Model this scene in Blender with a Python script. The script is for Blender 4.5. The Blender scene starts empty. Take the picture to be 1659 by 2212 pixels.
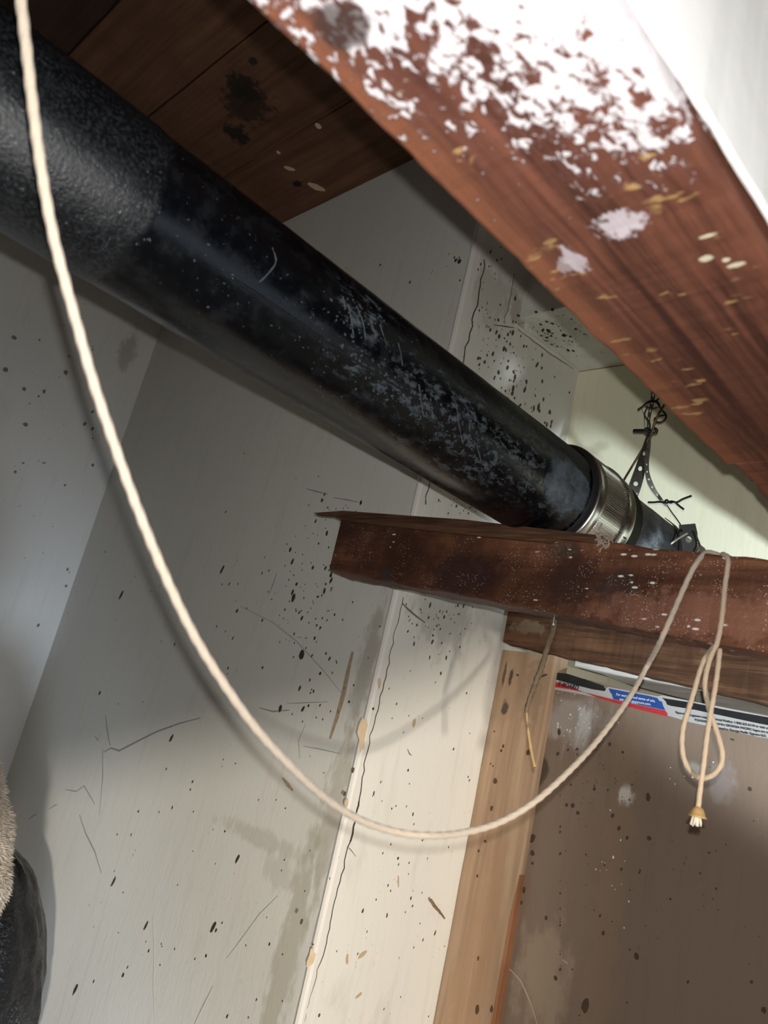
import bpy, math, random
from math import sin, cos, pi, radians, tan
from mathutils import Vector, Matrix, noise as mnoise
from mathutils.geometry import tessellate_polygon

sc = bpy.context.scene
COL = sc.collection
H0 = 1.40                      # camera height above the floor; scene coordinates below are relative to the camera
OFF = Vector((0, 0, H0))

# ------------------------------------------------------------------ camera
FPX, CX, CY = 1700.0, 829.5, 1106.0
PITCH, HEAD, ROLL = radians(15.65), radians(47.5), radians(13.4)
Fh = Vector((cos(HEAD), sin(HEAD), 0)); Rh = Vector((sin(HEAD), -cos(HEAD), 0)); Zv = Vector((0, 0, 1))
Fw = Fh * cos(PITCH) + Zv * sin(PITCH)
U0 = -Fh * sin(PITCH) + Zv * cos(PITCH)
Up = U0 * cos(ROLL) - Rh * sin(ROLL)
Rt = Rh * cos(ROLL) + U0 * sin(ROLL)
cam = bpy.data.cameras.new('camera')
cam.sensor_fit = 'VERTICAL'; cam.sensor_height = 36.0; cam.lens = FPX / 2212 * 36.0
cam.clip_start = 0.01
cam.dof.use_dof = True; cam.dof.focus_distance = 1.0; cam.dof.aperture_fstop = 9.0
co = bpy.data.objects.new('camera', cam); COL.objects.link(co); sc.camera = co
co.matrix_world = Matrix(((Rt.x, Up.x, -Fw.x, 0), (Rt.y, Up.y, -Fw.y, 0), (Rt.z, Up.z, -Fw.z, H0), (0, 0, 0, 1)))

# ------------------------------------------------------------------ world, lights, exposure
w = bpy.data.worlds.new('world'); sc.world = w; w.use_nodes = True
w.node_tree.nodes['Background'].inputs[0].default_value = (1.0, .92, .84, 1)
w.node_tree.nodes['Background'].inputs[1].default_value = .02
sc.view_settings.view_transform = 'Standard'; sc.view_settings.look = 'None'
sc.view_settings.exposure = 0; sc.view_settings.gamma = 1; sc.view_settings.use_curve_mapping = False

def light(name, kind, loc, power, col, aim=None, **k):
    l = bpy.data.lights.new(name, kind); l.energy = power; l.color = col
    for a, b in k.items(): setattr(l, a, b)
    o = bpy.data.objects.new(name, l); COL.objects.link(o); o.location = Vector(loc) + OFF
    if aim is not None:
        o.rotation_euler = (Vector(aim) - Vector(loc)).to_track_quat('-Z', 'Y').to_euler()
    return o
# the photographer's flash, just above the lens
light('camera_flash', 'POINT', Up * .0165 + Rt * .004, 16.5, (1, .985, .95), shadow_soft_size=.003)
# warm room lamp, low behind the photographer, shining in under the added rear boards
light('room_lamp', 'POINT', (-1.2, -2.107, -.152), 430.0, (1, .91, .78), shadow_soft_size=.06)
# cool work light low to the right, behind the broken beam, grazing the far yellow wall
light('cool_work_light', 'SPOT', (.30, -.6, -.35), 165.0, (.82, .93, 1.0), aim=(1.127, .36, .38), shadow_soft_size=.03,
      spot_size=radians(31), spot_blend=.45)
# daylight through the doorway to the right
light('doorway_daylight', 'AREA', (1.3, -1.9, -.6), 7.0, (.70, .82, 1.0), aim=(.5, .5, .2), shape='RECTANGLE', size=2.4, size_y=.9)
# added pale blue spot below the camera, brightens the left wall
light('left_fill_spot', 'SPOT', (.40, .10, -1.05), 62.0, (.72, .84, 1.0), aim=(.58, 1.865, -.45), shadow_soft_size=.12,
      spot_size=radians(50), spot_blend=.8)

# ------------------------------------------------------------------ helpers
def ray(x, y): return Fw + Rt * ((x - CX) / FPX) - Up * ((y - CY) / FPX)
def onx(x, y, X): d = ray(x, y); return d * (X / d.x)
def ony(x, y, Y): d = ray(x, y); return d * (Y / d.y)
def onz(x, y, Z): d = ray(x, y); return d * (Z / d.z)
def atd(x, y, dist): return ray(x, y) * dist       # dist = depth along the view axis

def empty(name, o, label=None, cat=None, group=None, kind=None):
    e = bpy.data.objects.new(name, None); COL.objects.link(e); e.location = Vector(o) + OFF; e.empty_display_size = .05
    e['org'] = list(o); tag(e, label, cat, group, kind); return e
def tag(o, label=None, cat=None, group=None, kind=None):
    if label: o['label'] = label
    if cat: o['category'] = cat
    if group: o['group'] = group
    if kind: o['kind'] = kind
    return o
def obj(name, vf, mat, parent=None, smooth=False, org=None):
    """one mesh object; vertices given relative to the camera; origin at the parent's base"""
    V, Fc = vf
    if parent is not None: org = Vector(parent['org'])
    elif org is None:
        n = len(V); c = sum((Vector(v) for v in V), Vector()) / n; org = Vector((c.x, c.y, min(v[2] for v in V)))
    org = Vector(org)
    me = bpy.data.meshes.new(name); me.from_pydata([tuple(Vector(v) - org) for v in V], [], Fc); me.validate()
    if smooth:
        me.polygons.foreach_set('use_smooth', [True] * len(me.polygons))
    if mat: me.materials.append(mat)
    o = bpy.data.objects.new(name, me); COL.objects.link(o); o['org'] = list(org)
    if parent is not None: o.parent = parent
    else: o.location = org + OFF
    fix_normals(me)
    return o
def fix_normals(me):
    import bmesh
    bm = bmesh.new(); bm.from_mesh(me); bmesh.ops.recalc_face_normals(bm, faces=bm.faces); bm.to_mesh(me); bm.free()
def join(parts):
    V, Fc = [], []
    for v, f in parts:
        b = len(V); V += [tuple(a) for a in v]; Fc += [tuple(i + b for i in q) for q in f]
    return V, Fc
def box(x0, x1, y0, y1, z0, z1):
    V = [(x0, y0, z0), (x1, y0, z0), (x1, y1, z0), (x0, y1, z0), (x0, y0, z1), (x1, y0, z1), (x1, y1, z1), (x0, y1, z1)]
    return V, [(0, 3, 2, 1), (4, 5, 6, 7), (0, 1, 5, 4), (1, 2, 6, 5), (2, 3, 7, 6), (3, 0, 4, 7)]
def prism(pts, ext):
    """closed outline of 3D points extruded by a vector"""
    ext = Vector(ext); n = len(pts); P = [Vector(p) for p in pts]
    V = [tuple(p) for p in P] + [tuple(p + ext) for p in P]
    tri = tessellate_polygon([P])
    F = [tuple(t) for t in tri] + [tuple(i + n for i in reversed(t)) for t in tri]
    for i in range(n): j = (i + 1) % n; F.append((i, j, j + n, i + n))
    return V, F
def timber(A, B, U, W, n=36, jit=.0008, bev=.003, seed=0, rough_end=0.0):
    """board from corner line A->B with section vectors U (width) and W (thickness): rounded arrises, wavy edges"""
    A, B, U, W = Vector(A), Vector(B), Vector(U), Vector(W)
    lu, lw = U.length, W.length; u, ww = U / lu, W / lw
    sec = []
    for cx_, cy_, a0 in ((bev, bev, 180), (lu - bev, bev, 270), (lu - bev, lw - bev, 0), (bev, lw - bev, 90)):
        for k in (0, 45, 90):
            a = radians(a0 + k); sec.append((cx_ + bev * cos(a), cy_ + bev * sin(a)))
    m = len(sec); V, F = [], []
    for i in range(n + 1):
        t = i / n; c = A.lerp(B, t)
        for j, (p, q) in enumerate(sec):
            g = 3 * (j // 3)
            s = Vector((t * 30 + seed, g * 3.1, seed * 1.7)); s2 = Vector((t * 140 + seed, j * 2.3, 5.1))
            dp = jit * (mnoise.noise(s) * 1.5 + mnoise.noise(s2) * .6); dq = jit * (mnoise.noise(s + Vector((9, 9, 9))) * 1.5 + mnoise.noise(s2 + Vector((4, 4, 4))) * .6)
            off = Vector()
            if rough_end and i in (0, n): off = (B - A).normalized() * (random.Random(seed * 100 + j + i).uniform(-1, 1) * rough_end)
            V.append(tuple(c + u * (p + dp) + ww * (q + dq) + off))
    for i in range(n):
        for j in range(m):
            k = (j + 1) % m; F.append((i * m + j, i * m + k, (i + 1) * m + k, (i + 1) * m + j))
    F.append(tuple(range(m))); F.append(tuple(n * m + j for j in reversed(range(m))))
    return V, F
def smooth_path(P, sub=6):
    P = [Vector(p) for p in P]; out = []
    for i in range(len(P) - 1):
        p0 = P[max(i - 1, 0)]; p1 = P[i]; p2 = P[i + 1]; p3 = P[min(i + 2, len(P) - 1)]
        for s in range(sub):
            t = s / sub
            out.append(.5 * ((2 * p1) + (p2 - p0) * t + (2 * p0 - 5 * p1 + 4 * p2 - p3) * t * t + (3 * p1 - p0 - 3 * p2 + p3) * t ** 3))
    out.append(P[-1]); return out
def frames(P):
    T = [(P[min(i + 1, len(P) - 1)] - P[max(i - 1, 0)]).normalized() for i in range(len(P))]
    n = T[0].orthogonal().normalized(); N = []
    for t in T:
        n = (n - t * n.dot(t)); n.normalize(); N.append(n)
    return T, N
def tube(P, r, seg=10, rope=0.0, pitch=.012, sub=6, rfun=None, wob=0.0):
    P = smooth_path(P, sub) if sub > 1 else [Vector(p) for p in P]
    if rope:                                    # resample finely so that the twist reads
        Q = [P[0]]
        for a, b in zip(P, P[1:]):
            k = max(1, int((b - a).length / .0018))
            for s in range(1, k + 1): Q.append(a.lerp(b, s / k))
        P = Q
    T, N = frames(P); V, F = [], []; L = 0
    for i, p in enumerate(P):
        if i: L += (p - P[i - 1]).length
        b = T[i].cross(N[i]); rr = rfun(L) if rfun else r
        for j in range(seg):
            a = 2 * pi * j / seg
            q = rr * (1 + rope * cos(3 * (a - 2 * pi * L / pitch / 3)))
            if wob: q *= 1 + wob * mnoise.noise(p * 400 + Vector((j, 0, 0)))
            V.append(tuple(p + (N[i] * cos(a) + b * sin(a)) * q))
    n = len(P)
    for i in range(n - 1):
        for j in range(seg):
            k = (j + 1) % seg; F.append((i * seg + j, i * seg + k, (i + 1) * seg + k, (i + 1) * seg + j))
    F.append(tuple(range(seg))); F.append(tuple((n - 1) * seg + j for j in reversed(range(seg))))
    return V, F
def ringx(xs, rs, c, seg=64, rmod=None, caps=True, dent=None):
    """surface of revolution about an axis along +x through c=(y,z)"""
    V, F = [], []
    for i, (x, r) in enumerate(zip(xs, rs)):
        for j in range(seg):
            a = 2 * pi * j / seg; rr = r + (rmod(a, x) if rmod else 0)
            V.append((x, c[0] + rr * cos(a), c[1] + rr * sin(a)))
    for i in range(len(xs) - 1):
        for j in range(seg):
            k = (j + 1) % seg; F.append((i * seg + j, i * seg + k, (i + 1) * seg + k, (i + 1) * seg + j))
    if caps: F.append(tuple(range(seg))); F.append(tuple((len(xs) - 1) * seg + j for j in reversed(range(seg))))
    return V, F

# ------------------------------------------------------------------ materials
class NT:
    """small node builder; self.co = camera relative scene coordinates carried by the object"""
    def __init__(s, name, org=(0, 0, 0), rough=.8, metal=0.0, spec=.3):
        s.m = bpy.data.materials.new(name); s.m.use_nodes = True; s.nt = s.m.node_tree
        s.b = s.nt.nodes['Principled BSDF']; s.b.inputs['Roughness'].default_value = rough; s.b.inputs['Metallic'].default_value = metal
        s.b.inputs['Specular IOR Level'].default_value = spec
        tc = s.nt.nodes.new('ShaderNodeTexCoord'); s.co = s.vm('ADD', tc.outputs['Object'], tuple(org))
    def n(s, t, **k):
        o = s.nt.nodes.new(t)
        for a, b in k.items(): setattr(o, a, b)
        return o
    def put(s, sock, v):
        if isinstance(v, bpy.types.NodeSocket): s.nt.links.new(v, sock)
        elif isinstance(v, (tuple, list)) and sock.type == 'RGBA' and len(v) == 3: sock.default_value = (*v, 1)
        else: sock.default_value = v
    def vm(s, op, a, b=None):
        o = s.n('ShaderNodeVectorMath', operation=op); s.put(o.inputs[0], a)
        if b is not None: s.put(o.inputs[1], b)
        return o.outputs['Value'] if op in ('LENGTH', 'DISTANCE', 'DOT_PRODUCT') else o.outputs[0]
    def ma(s, op, a, b=0.0, clamp=False):
        o = s.n('ShaderNodeMath', operation=op, use_clamp=clamp); s.put(o.inputs[0], a); s.put(o.inputs[1], b); return o.outputs[0]
    def noise(s, scale, detail=3, rough=.5, st=(1, 1, 1), dist=0.0, off=(0, 0, 0)):
        o = s.n('ShaderNodeTexNoise'); v = s.vm('MULTIPLY', s.co, st); v = s.vm('ADD', v, off)
        s.put(o.inputs['Vector'], v); o.inputs['Scale'].default_value = scale; o.inputs['Detail'].default_value = detail
        o.inputs['Roughness'].default_value = rough; o.inputs['Distortion'].default_value = dist; return o.outputs['Fac']
    def voro(s, scale, st=(1, 1, 1), rnd=1.0):
        o = s.n('ShaderNodeTexVoronoi'); s.put(o.inputs['Vector'], s.vm('MULTIPLY', s.co, st)); o.inputs['Scale'].default_value = scale
        o.inputs['Randomness'].default_value = rnd; return o.outputs['Distance'], o.outputs['Color']
    def ramp(s, v, a, b, c=0.0, d=1.0):
        o = s.n('ShaderNodeMapRange', interpolation_type='SMOOTHSTEP'); s.put(o.inputs['Value'], v)
        o.inputs['From Min'].default_value = a; o.inputs['From Max'].default_value = b; o.inputs['To Min'].default_value = c; o.inputs['To Max'].default_value = d
        return o.outputs['Result']
    def mix(s, f, a, b):
        o = s.n('ShaderNodeMix', data_type='RGBA'); s.put(o.inputs[0], f); s.put(o.inputs[6], a); s.put(o.inputs[7], b); return o.outputs[2]
    def xyz(s):
        o = s.n('ShaderNodeSeparateXYZ'); s.put(o.inputs[0], s.co); return o.outputs
    def blob(s, c, r, nz=.35, sc_=60, st=(1, 1, 1), soft=.25):
        """0..1 mask of a ragged patch at c with radii r"""
        v = s.vm('SUBTRACT', s.co, tuple(c)); v = s.vm('DIVIDE', v, tuple(r)); L = s.vm('LENGTH', v)
        L = s.ma('ADD', L, s.ma('MULTIPLY', s.ma('SUBTRACT', s.noise(sc_, 4, .6, st), .5), nz * 2))
        return s.ramp(L, 1 - soft, 1 + soft, 1.0, 0.0)
    def col(s, c): s.put(s.b.inputs['Base Color'], c)
    def rough(s, v): s.put(s.b.inputs['Roughness'], v)
    def bump(s, h, strength=.3, dist=.001):
        o = s.n('ShaderNodeBump'); s.put(o.inputs['Height'], h); o.inputs['Strength'].default_value = strength; o.inputs['Distance'].default_value = dist
        s.put(s.b.inputs['Normal'], o.outputs[0]); return o
def mulc(c, k): return tuple(min(1, x * k) for x in c)

def paint(name, base, org=(0, 0, 0), st=(1, 1, .08), dirt=.5, patches=(), spots=.5, rough=.55):
    t = NT(name, org, rough=rough, spec=.35)
    big = t.noise(3.0, 4, .55); streak = t.noise(70, 3, .6, st); c = t.mix(big, mulc(base, .90), mulc(base, 1.06))
    c = t.mix(t.ramp(streak, .52, .75, 0, .22), c, mulc((base[0], base[1] * .96, base[2] * .88), .70))
    smear = t.noise(9, 5, .65, (1, 1, .35), 1.2)
    c = t.mix(t.ramp(smear, .58, .75, 0, .28 * dirt), c, (.30, .27, .21))
    d, _ = t.voro(85, (1, 1, .55)); gate = t.noise(14, 2, .5, off=(3, 1, 7))
    dots = t.ma('MULTIPLY', t.ramp(d, .07, .11, 1, 0), t.ramp(gate, .62, .68, 0, spots)); c = t.mix(dots, c, (.12, .09, .06))
    d2, _ = t.voro(190, (1, 1, .35)); dots2 = t.ma('MULTIPLY', t.ramp(d2, .07, .13, 1, 0), t.ramp(t.noise(20, 2, .5, off=(9, 4, 1)), .5, .62, 0, spots * .7)); c = t.mix(dots2, c, (.28, .22, .15))
    for (pc, pr, colr, amt) in patches:
        c = t.mix(t.ma('MULTIPLY', t.blob(pc, pr, 1.3, 60, (1, 1, .5), .4), amt), c, colr)
    t.col(c); t.bump(t.ma('ADD', t.noise(160, 3, .6, (1, 1, .3)), t.ma('MULTIPLY', big, .8)), .25, .0012)
    return t
def wood(name, org, dark, light_, axis, scale=1.0, rough=.75, patches=(), flecks=None, streaks=.5, spec=.25, bump=.5):
    """axis = grain direction index"""
    t = NT(name, org, rough=rough, spec=spec)
    st = [1, 1, 1]; st[axis] = .045
    g1 = t.noise(55 * scale, 5, .6, tuple(st), .6); g2 = t.noise(220 * scale, 3, .6, tuple(st)); bl = t.noise(7, 4, .6)
    g = t.ma('ADD', t.ma('MULTIPLY', g1, .65), t.ma('MULTIPLY', g2, .35))
    c = t.mix(t.ramp(g, .36, .64), dark, light_)
    c = t.mix(t.ramp(bl, .38, .68, 0, streaks), c, mulc(dark, .65))
    for (pc, pr, colr, amt) in patches:
        c = t.mix(t.ma('MULTIPLY', t.blob(pc, pr, 1.1, 75, (1, 1, 1), .3), amt), c, colr)
    t.g = g; t.c = c; t.col(c); t.bump(g, bump, .0015)
    return t

# ------------------------------------------------------------------ layout (metres, relative to the camera)
# x runs along the pipe, y along the wall with the broken beam, z is up
XA, YB, YC, XD, ZC, FL = .782, .790, 1.865, 1.127, 1.05, -H0
SOFX, SOFZ = .928, .734
XS, XE = 1.050, 1.062          # stud front, raw gypsum board front
XM = .66                       # broken beam front
PY, PZ, PR = .505, .304, .057  # pipe axis and radius

# ------------------------------------------------------------------ shell
GR = (.66, .655, .61)
def marks(name, items, mat, parent, kind=None):
    o = obj(name, join(items), mat, parent)
    if kind: o['kind'] = kind
    return o
def disc(c, n, a, b, ang, h=.0004, seg=9, rag=.18, rnd=random):
    """small raised fleck on a wall: centre c, normal n"""
    n = Vector(n); c = Vector(c)
    up = Vector((0, 0, 1)) if abs(n.z) < .9 else Vector((1, 0, 0))
    e1 = up.cross(n).normalized(); e2 = n.cross(e1)
    ca, sa = cos(ang), sin(ang); u = e1 * ca + e2 * sa; v = -e1 * sa + e2 * ca
    V = []
    for k in range(seg):
        t = 2 * pi * k / seg; q = 1 + rnd.uniform(-rag, rag)
        V.append(tuple(c - n * .001 + u * (a * cos(t) * q) + v * (b * sin(t) * q)))
    for k in range(seg): V.append(tuple(Vector(V[k]) + n * (.001 + h)))
    F = [tuple(range(seg, 2 * seg))] + [(k, (k + 1) % seg, (k + 1) % seg + seg, k + seg) for k in range(seg)]
    return V, F
def ribbon(pts, n, wpx, h=.0004):
    """thin mark along a polyline on a wall"""
    n = Vector(n); P = [Vector(p) for p in pts]; V, F = [], []
    T = [(P[min(i + 1, len(P) - 1)] - P[max(i - 1, 0)]).normalized() for i in range(len(P))]
    for i, p in enumerate(P):
        s = T[i].cross(n).normalized(); t = i / (len(P) - 1); w_ = wpx * (.35 + .65 * sin(pi * min(max(t, .06), .94)))
        V += [tuple(p + s * w_ - n * .001), tuple(p + s * w_ + n * h), tuple(p - s * w_ + n * h), tuple(p - s * w_ - n * .001)]
    for i in range(len(P) - 1):
        a, b = i * 4, i * 4 + 4
        F += [(a, b, b + 1, a + 1), (a + 1, b + 1, b + 2, a + 2), (a + 2, b + 2, b + 3, a + 3)]
    F += [(0, 1, 2, 3), tuple(len(P) * 4 - k for k in (1, 2, 3, 4))]
    return V, F
def simple(name, c, rough=.8, org=(0, 0, 0), var=.2, scale=80, spec=.2, metal=0):
    t = NT(name, org, rough=rough, spec=spec, metal=metal); t.col(t.mix(t.noise(scale, 3), mulc(c, 1 - var), mulc(c, 1 + var))); return t.m
M_MOULD = simple('mould', (.055, .042, .030)); M_BROWN = simple('brown_stain', (.23, .15, .085)); M_GREY = simple('pencil_grey', (.26, .27, .27))
M_CHIP = simple('bare_plaster', (.60, .46, .30)); M_CRACK = simple('crack_dark', (.06, .05, .04)); M_WHITE = simple('white_splash', (.72, .72, .72))
M_FAINT = simple('faint_stain', (.45, .43, .37)); M_TAN = simple('tan_smear', (.50, .38, .25))

fl = obj('floor', box(-1.5, 2.0, -2.2, 2.2, FL - .05, FL), paint('floor_concrete', (.20, .19, .17), st=(1, 1, 1)).m); fl['kind'] = 'structure'

o = wall_l = obj('wall_left', box(-.9, XA + .1, YC, YC + .05, FL, ZC),
    paint('wall_left_paint', (.68, .68, .66), org=((XA - .8) / 2, YC, FL), spots=.9, patches=[(ony(80, 330, YC), (.1, .05, .06), (.38, .36, .32), .5), (ony(275, 760, YC), (.02, .02, .05), (.30, .27, .22), .6)]).m, org=((XA - .8) / 2, YC, FL)); o['kind'] = 'structure'
o = wall_a = obj('wall_back', box(XA, XA + .06, YB + .0005, YC, FL, ZC),
    paint('wall_back_paint', GR, org=(XA, YB, FL), spots=.8, patches=[
        (onx(790, 1440, XA), (.05, .016, .09), (.36, .34, .28), .7), (onx(720, 1750, XA), (.05, .02, .10), (.40, .37, .30), .6),
        (onx(620, 2060, XA), (.05, .022, .16), (.40, .37, .29), .65), (onx(560, 1810, XA), (.05, .10, .012), (.42, .40, .34), .5),
        (onx(600, 1880, XA), (.05, .03, .02), (.42, .40, .34), .4), (onx(500, 540, XA), (.05, .1, .04), (.40, .40, .37), .3)]).m, org=(XA, YB, FL)); o['kind'] = 'structure'
def slab_b():
    # front leaf of the return wall beside the corner
    return box(XA + .002, XD, YB, YB + .05, FL, ZC)
o = wall_b = obj('wall_center', slab_b(),
    paint('wall_center_paint', (.76, .74, .68), org=(XA, YB, FL), spots=1.0, dirt=.8, patches=[
        (ony(960, 1330, YB), (.07, .05, .05), (.42, .41, .38), .6), (ony(1060, 640, YB), (.045, .05, .05), (.48, .46, .40), .6),
        (ony(1125, 670, YB), (.03, .05, .03), (.42, .37, .28), .7), (ony(1190, 860, YB), (.10, .05, .10), (.60, .60, .54), .4)], rough=.8).m, org=(XA, YB, FL)); o['kind'] = 'structure'
o = wall_d = obj('wall_right', box(XD, XD + .05, -.9, YB, FL, ZC),
    paint('wall_right_paint', (.78, .76, .57), org=(XD, -.9, FL), spots=.15, dirt=.25, rough=.4).m, org=(XD, -.9, FL)); o['kind'] = 'structure'

# soffit box over the pipe
sof = obj('trim_1', box(SOFX, XD, -.9, YB, SOFZ, ZC), paint('soffit_paint', (.70, .70, .64), org=(SOFX, -.9, SOFZ), spots=.7, dirt=.6,
          patches=[(onz(1190, 720, SOFZ), (.05, .05, .05), (.42, .40, .33), .5)]).m, org=(SOFX, -.9, SOFZ)); sof['kind'] = 'structure'

# corner bead: proud strip with a crack beside it
def bead():
    rnd = random.Random(4); V, F = [], []; n = 150
    for i in range(n + 1):
        z = FL + (ZC - FL) * i / n; a = .0012 * rnd.uniform(-1, 1); wv = .0165 + .0022 * mnoise.noise(Vector((0, 0, z * 22))) + .0007 * rnd.uniform(-1, 1)
        wa = .004 + .002 * mnoise.noise(Vector((3, 0, z * 30)))
        V += [(XA - .0001, YB + wa + .004, z), (XA - .0028, YB + .002, z), (XA - .0018, YB - .0022, z), (XA + .003, YB - .0032 + a * .2, z), (XA + wv, YB - .0022, z), (XA + wv + .0006, YB + .001, z)]
    for i in range(n):
        for j in range(5): F.append((i * 6 + j, (i + 1) * 6 + j, (i + 1) * 6 + j + 1, i * 6 + j + 1))
    return V, F
cb = obj('trim_2', bead(), paint('corner_bead_paint', (.80, .77, .72), org=(XA, YB, FL), spots=.7, dirt=.6).m, org=(XA, YB, FL)); cb['kind'] = 'structure'
def crackline(px, n, mk, seed, w0=.0007, jit=3, dense=14):
    rnd = random.Random(seed); P = []
    for (a, b) in zip(px, px[1:]):
        k = max(2, int(math.hypot(b[0] - a[0], b[1] - a[1]) / dense))
        for s in range(k): t = s / k; P.append(mk(a[0] + (b[0] - a[0]) * t + rnd.uniform(-jit, jit), a[1] + (b[1] - a[1]) * t))
    P.append(mk(*px[-1])); return ribbon(P, n, w0, .0006)
NA, NB, ND = (-1, 0, 0), (0, -1, 0), (-1, 0, 0)
mkb = lambda x, y: ony(x, y, YB - .0024); mka = lambda x, y: onx(x, y, XA)
b_cr = [crackline([(1048, 560), (1030, 660), (1008, 750), (996, 800)], NB, mkb, 1), crackline([(926, 1035), (920, 1090)], NB, mkb, 2),
        crackline([(872, 1290), (848, 1390), (826, 1490), (800, 1590), (782, 1680), (768, 1770), (745, 1860), (722, 1950), (700, 2050), (672, 2140), (655, 2212)], NB, mkb, 3, jit=2.5)]
marks('crack', b_cr, M_CRACK, cb)
marks('plaster_chip', [disc(onx(783, 1585, XA - .0028), (-.7, -.7, 0), .006, .022, .15, .0012, 14, .3), disc(onx(672, 2070, XA - .0028), (-.7, -.7, 0), .005, .010, 0, .0012, 12, .3),
                       disc(ony(748, 1735, YB - .002), NB, .004, .006, .2, .001, 10, .3), disc(ony(818, 1475, YB - .002), NB, .003, .008, .2, .001, 10, .3)], M_CHIP, cb)
marks('crack', [crackline([(1110, 590), (1100, 640), (1090, 700)], NB, lambda x, y: ony(x, y, YB), 5), crackline([(1065, 702), (1090, 705), (1110, 708)], NB, lambda x, y: ony(x, y, YB), 6, .0012),
                crackline([(1120, 712), (1190, 765), (1250, 803)], NB, lambda x, y: ony(x, y, YB - .0005), 7, .0006, 1.5)], M_BROWN, wall_b)
marks('crack', [crackline([(1252, 803), (1310, 794), (1372, 785)], ND, lambda x, y: onx(x, y, XD), 8, .0008, 1.5), crackline([(1120, 700), (1180, 684), (1240, 668)], NB, lambda x, y: ony(x, y, YB - .001), 9, .0006, 1)], M_BROWN, sof)
# caulked seam where soffit meets the wall
obj('caulk_bead', tube([ony(1112, 700, YB - .001), ony(1150, 728, YB - .001), ony(1200, 765, YB - .001), ony(1250, 803, YB - .001)], .0022, 8, wob=.5, sub=12), paint('caulk', (.72, .71, .64), org=(SOFX, -.9, SOFZ)).m, sof, True)

# ceiling: individual dark boards
CS = [(-1.0, .255, .35), (.259, .425, 1.0), (.428, .616, .95), (.6175, .80, 1.05), (.802, .93, .6)]
cr = empty('ceiling', (0, -.9, ZC), kind='structure')
for i, (a, b, k) in enumerate(CS):
    pt = [(onz(535, 225, ZC), (.04, .05, .2), (.02, .012, .008), .85), (onz(512, 290, ZC), (.025, .022, .2), (.012, .008, .006), .95), (onz(525, 190, ZC), (.03, .03, .2), (.012, .008, .006), .9),
          (onz(547, 132, ZC), (.008, .008, .2), (.02, .012, .008), .9), (onz(641, 396, ZC), (.010, .010, .2), (.012, .008, .006), .95)] if i in (2, 3) else []
    t = wood('ceiling_board_%d' % i, (0, -.9, ZC), mulc((.085, .038, .020), k), mulc((.15, .072, .040), k), 1, .45, patches=pt, bump=.3)
    P = timber((a, -.9, ZC), (a, 2.2, ZC), (b - a, 0, 0), (0, 0, .02), 30, .0010, .0012, i)
    q = obj('plank', P, t.m, cr)
marks('flake', [disc(onz(684, 404, ZC), (0, 0, -1), .009, .018, .5), disc(onz(626, 364, ZC), (0, 0, -1), .006, .012, .6), disc(onz(601, 329, ZC), (0, 0, -1), .004, .005, 0), disc(onz(688, 272, ZC), (0, 0, -1), .006, .007, 0)], M_TAN, cr)

# rear: unseen boards added behind the camera, sloped edge cuts off the lamp light
def zed(y): return -.147 + .51 * -.3 - .288 * y
rw = obj('rear_lamp_blocker', join([prism([(-.3, -2.1, zed(-2.1)), (-.3, 2.0, zed(2.0)), (-.3, 2.0, ZC), (-.3, -2.1, ZC)], (-.04, 0, 0)),
                            prism([(-.3, -2.1, FL), (-.3, -1.05, FL), (-.3, -1.05, zed(-1.05)), (-.3, -2.1, zed(-2.1))], (-.04, 0, 0))]), wood('rear_boards', (0, 0, 0), (.05, .03, .02), (.10, .06, .04), 1).m); rw['kind'] = 'structure'

# ---- marks on the walls
rnd = random.Random(11)
def cluster(out, mk, n, cx, cy, sx, sy, num, rmin, rmax, el=1.6):
    for _ in range(num):
        x = rnd.gauss(cx, sx); y = rnd.gauss(cy, sy); p = mk(x, y); s = p.length
        r = (rmin + (rmax - rmin) * rnd.random() ** 2.6) * s / FPX * .9
        out.append(disc(p, n, r, r * rnd.uniform(1, el), rnd.uniform(-.5, .1), rnd=rnd, seg=8))
sp = []
for a in [(710, 1200, 28, 70, 26, 1.2, 4.2), (640, 1280, 45, 60, 34, 1.2, 4.5), (700, 1340, 60, 55, 30, 1.2, 3.8), (600, 1300, 90, 90, 34, .8, 3.2), (760, 1110, 25, 20, 14, 1, 3.5),
          (720, 1480, 50, 70, 24, 1.5, 4), (420, 1290, 150, 120, 18, 1, 3.5), (380, 1800, 160, 160, 22, 1.2, 2.6), (620, 1900, 90, 140, 18, 1.2, 3), (300, 2050, 90, 80, 10, 1.2, 3)]:
    cluster(sp, mka, NA, *a, el=2.2)
for (x, y, r, e) in [(634, 1291, 6, 1.5), (652, 1413, 8, 1.4), (606, 1530, 5, 1.6), (513, 1855, 4, 2.6), (461, 2002, 4, 3), (445, 2065, 2.5, 1.2), (480, 1230, 4, 2.4), (262, 1285, 4, 2.6), (370, 1595, 4, 2.2), (512, 1320, 3.5, 1.2), (163, 2137, 3.5, 3.4), (245, 1905, 3.2, 3.4), (995 - 830 + 150, 2000, 3, 3)]:
    p = mka(x, y); s = p.length * r / FPX; sp.append(disc(p, NA, s, s * e, -.35 if e > 2 else 0, rnd=rnd))
marks('mould_spots', sp, M_MOULD, wall_a, 'stuff')
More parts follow.
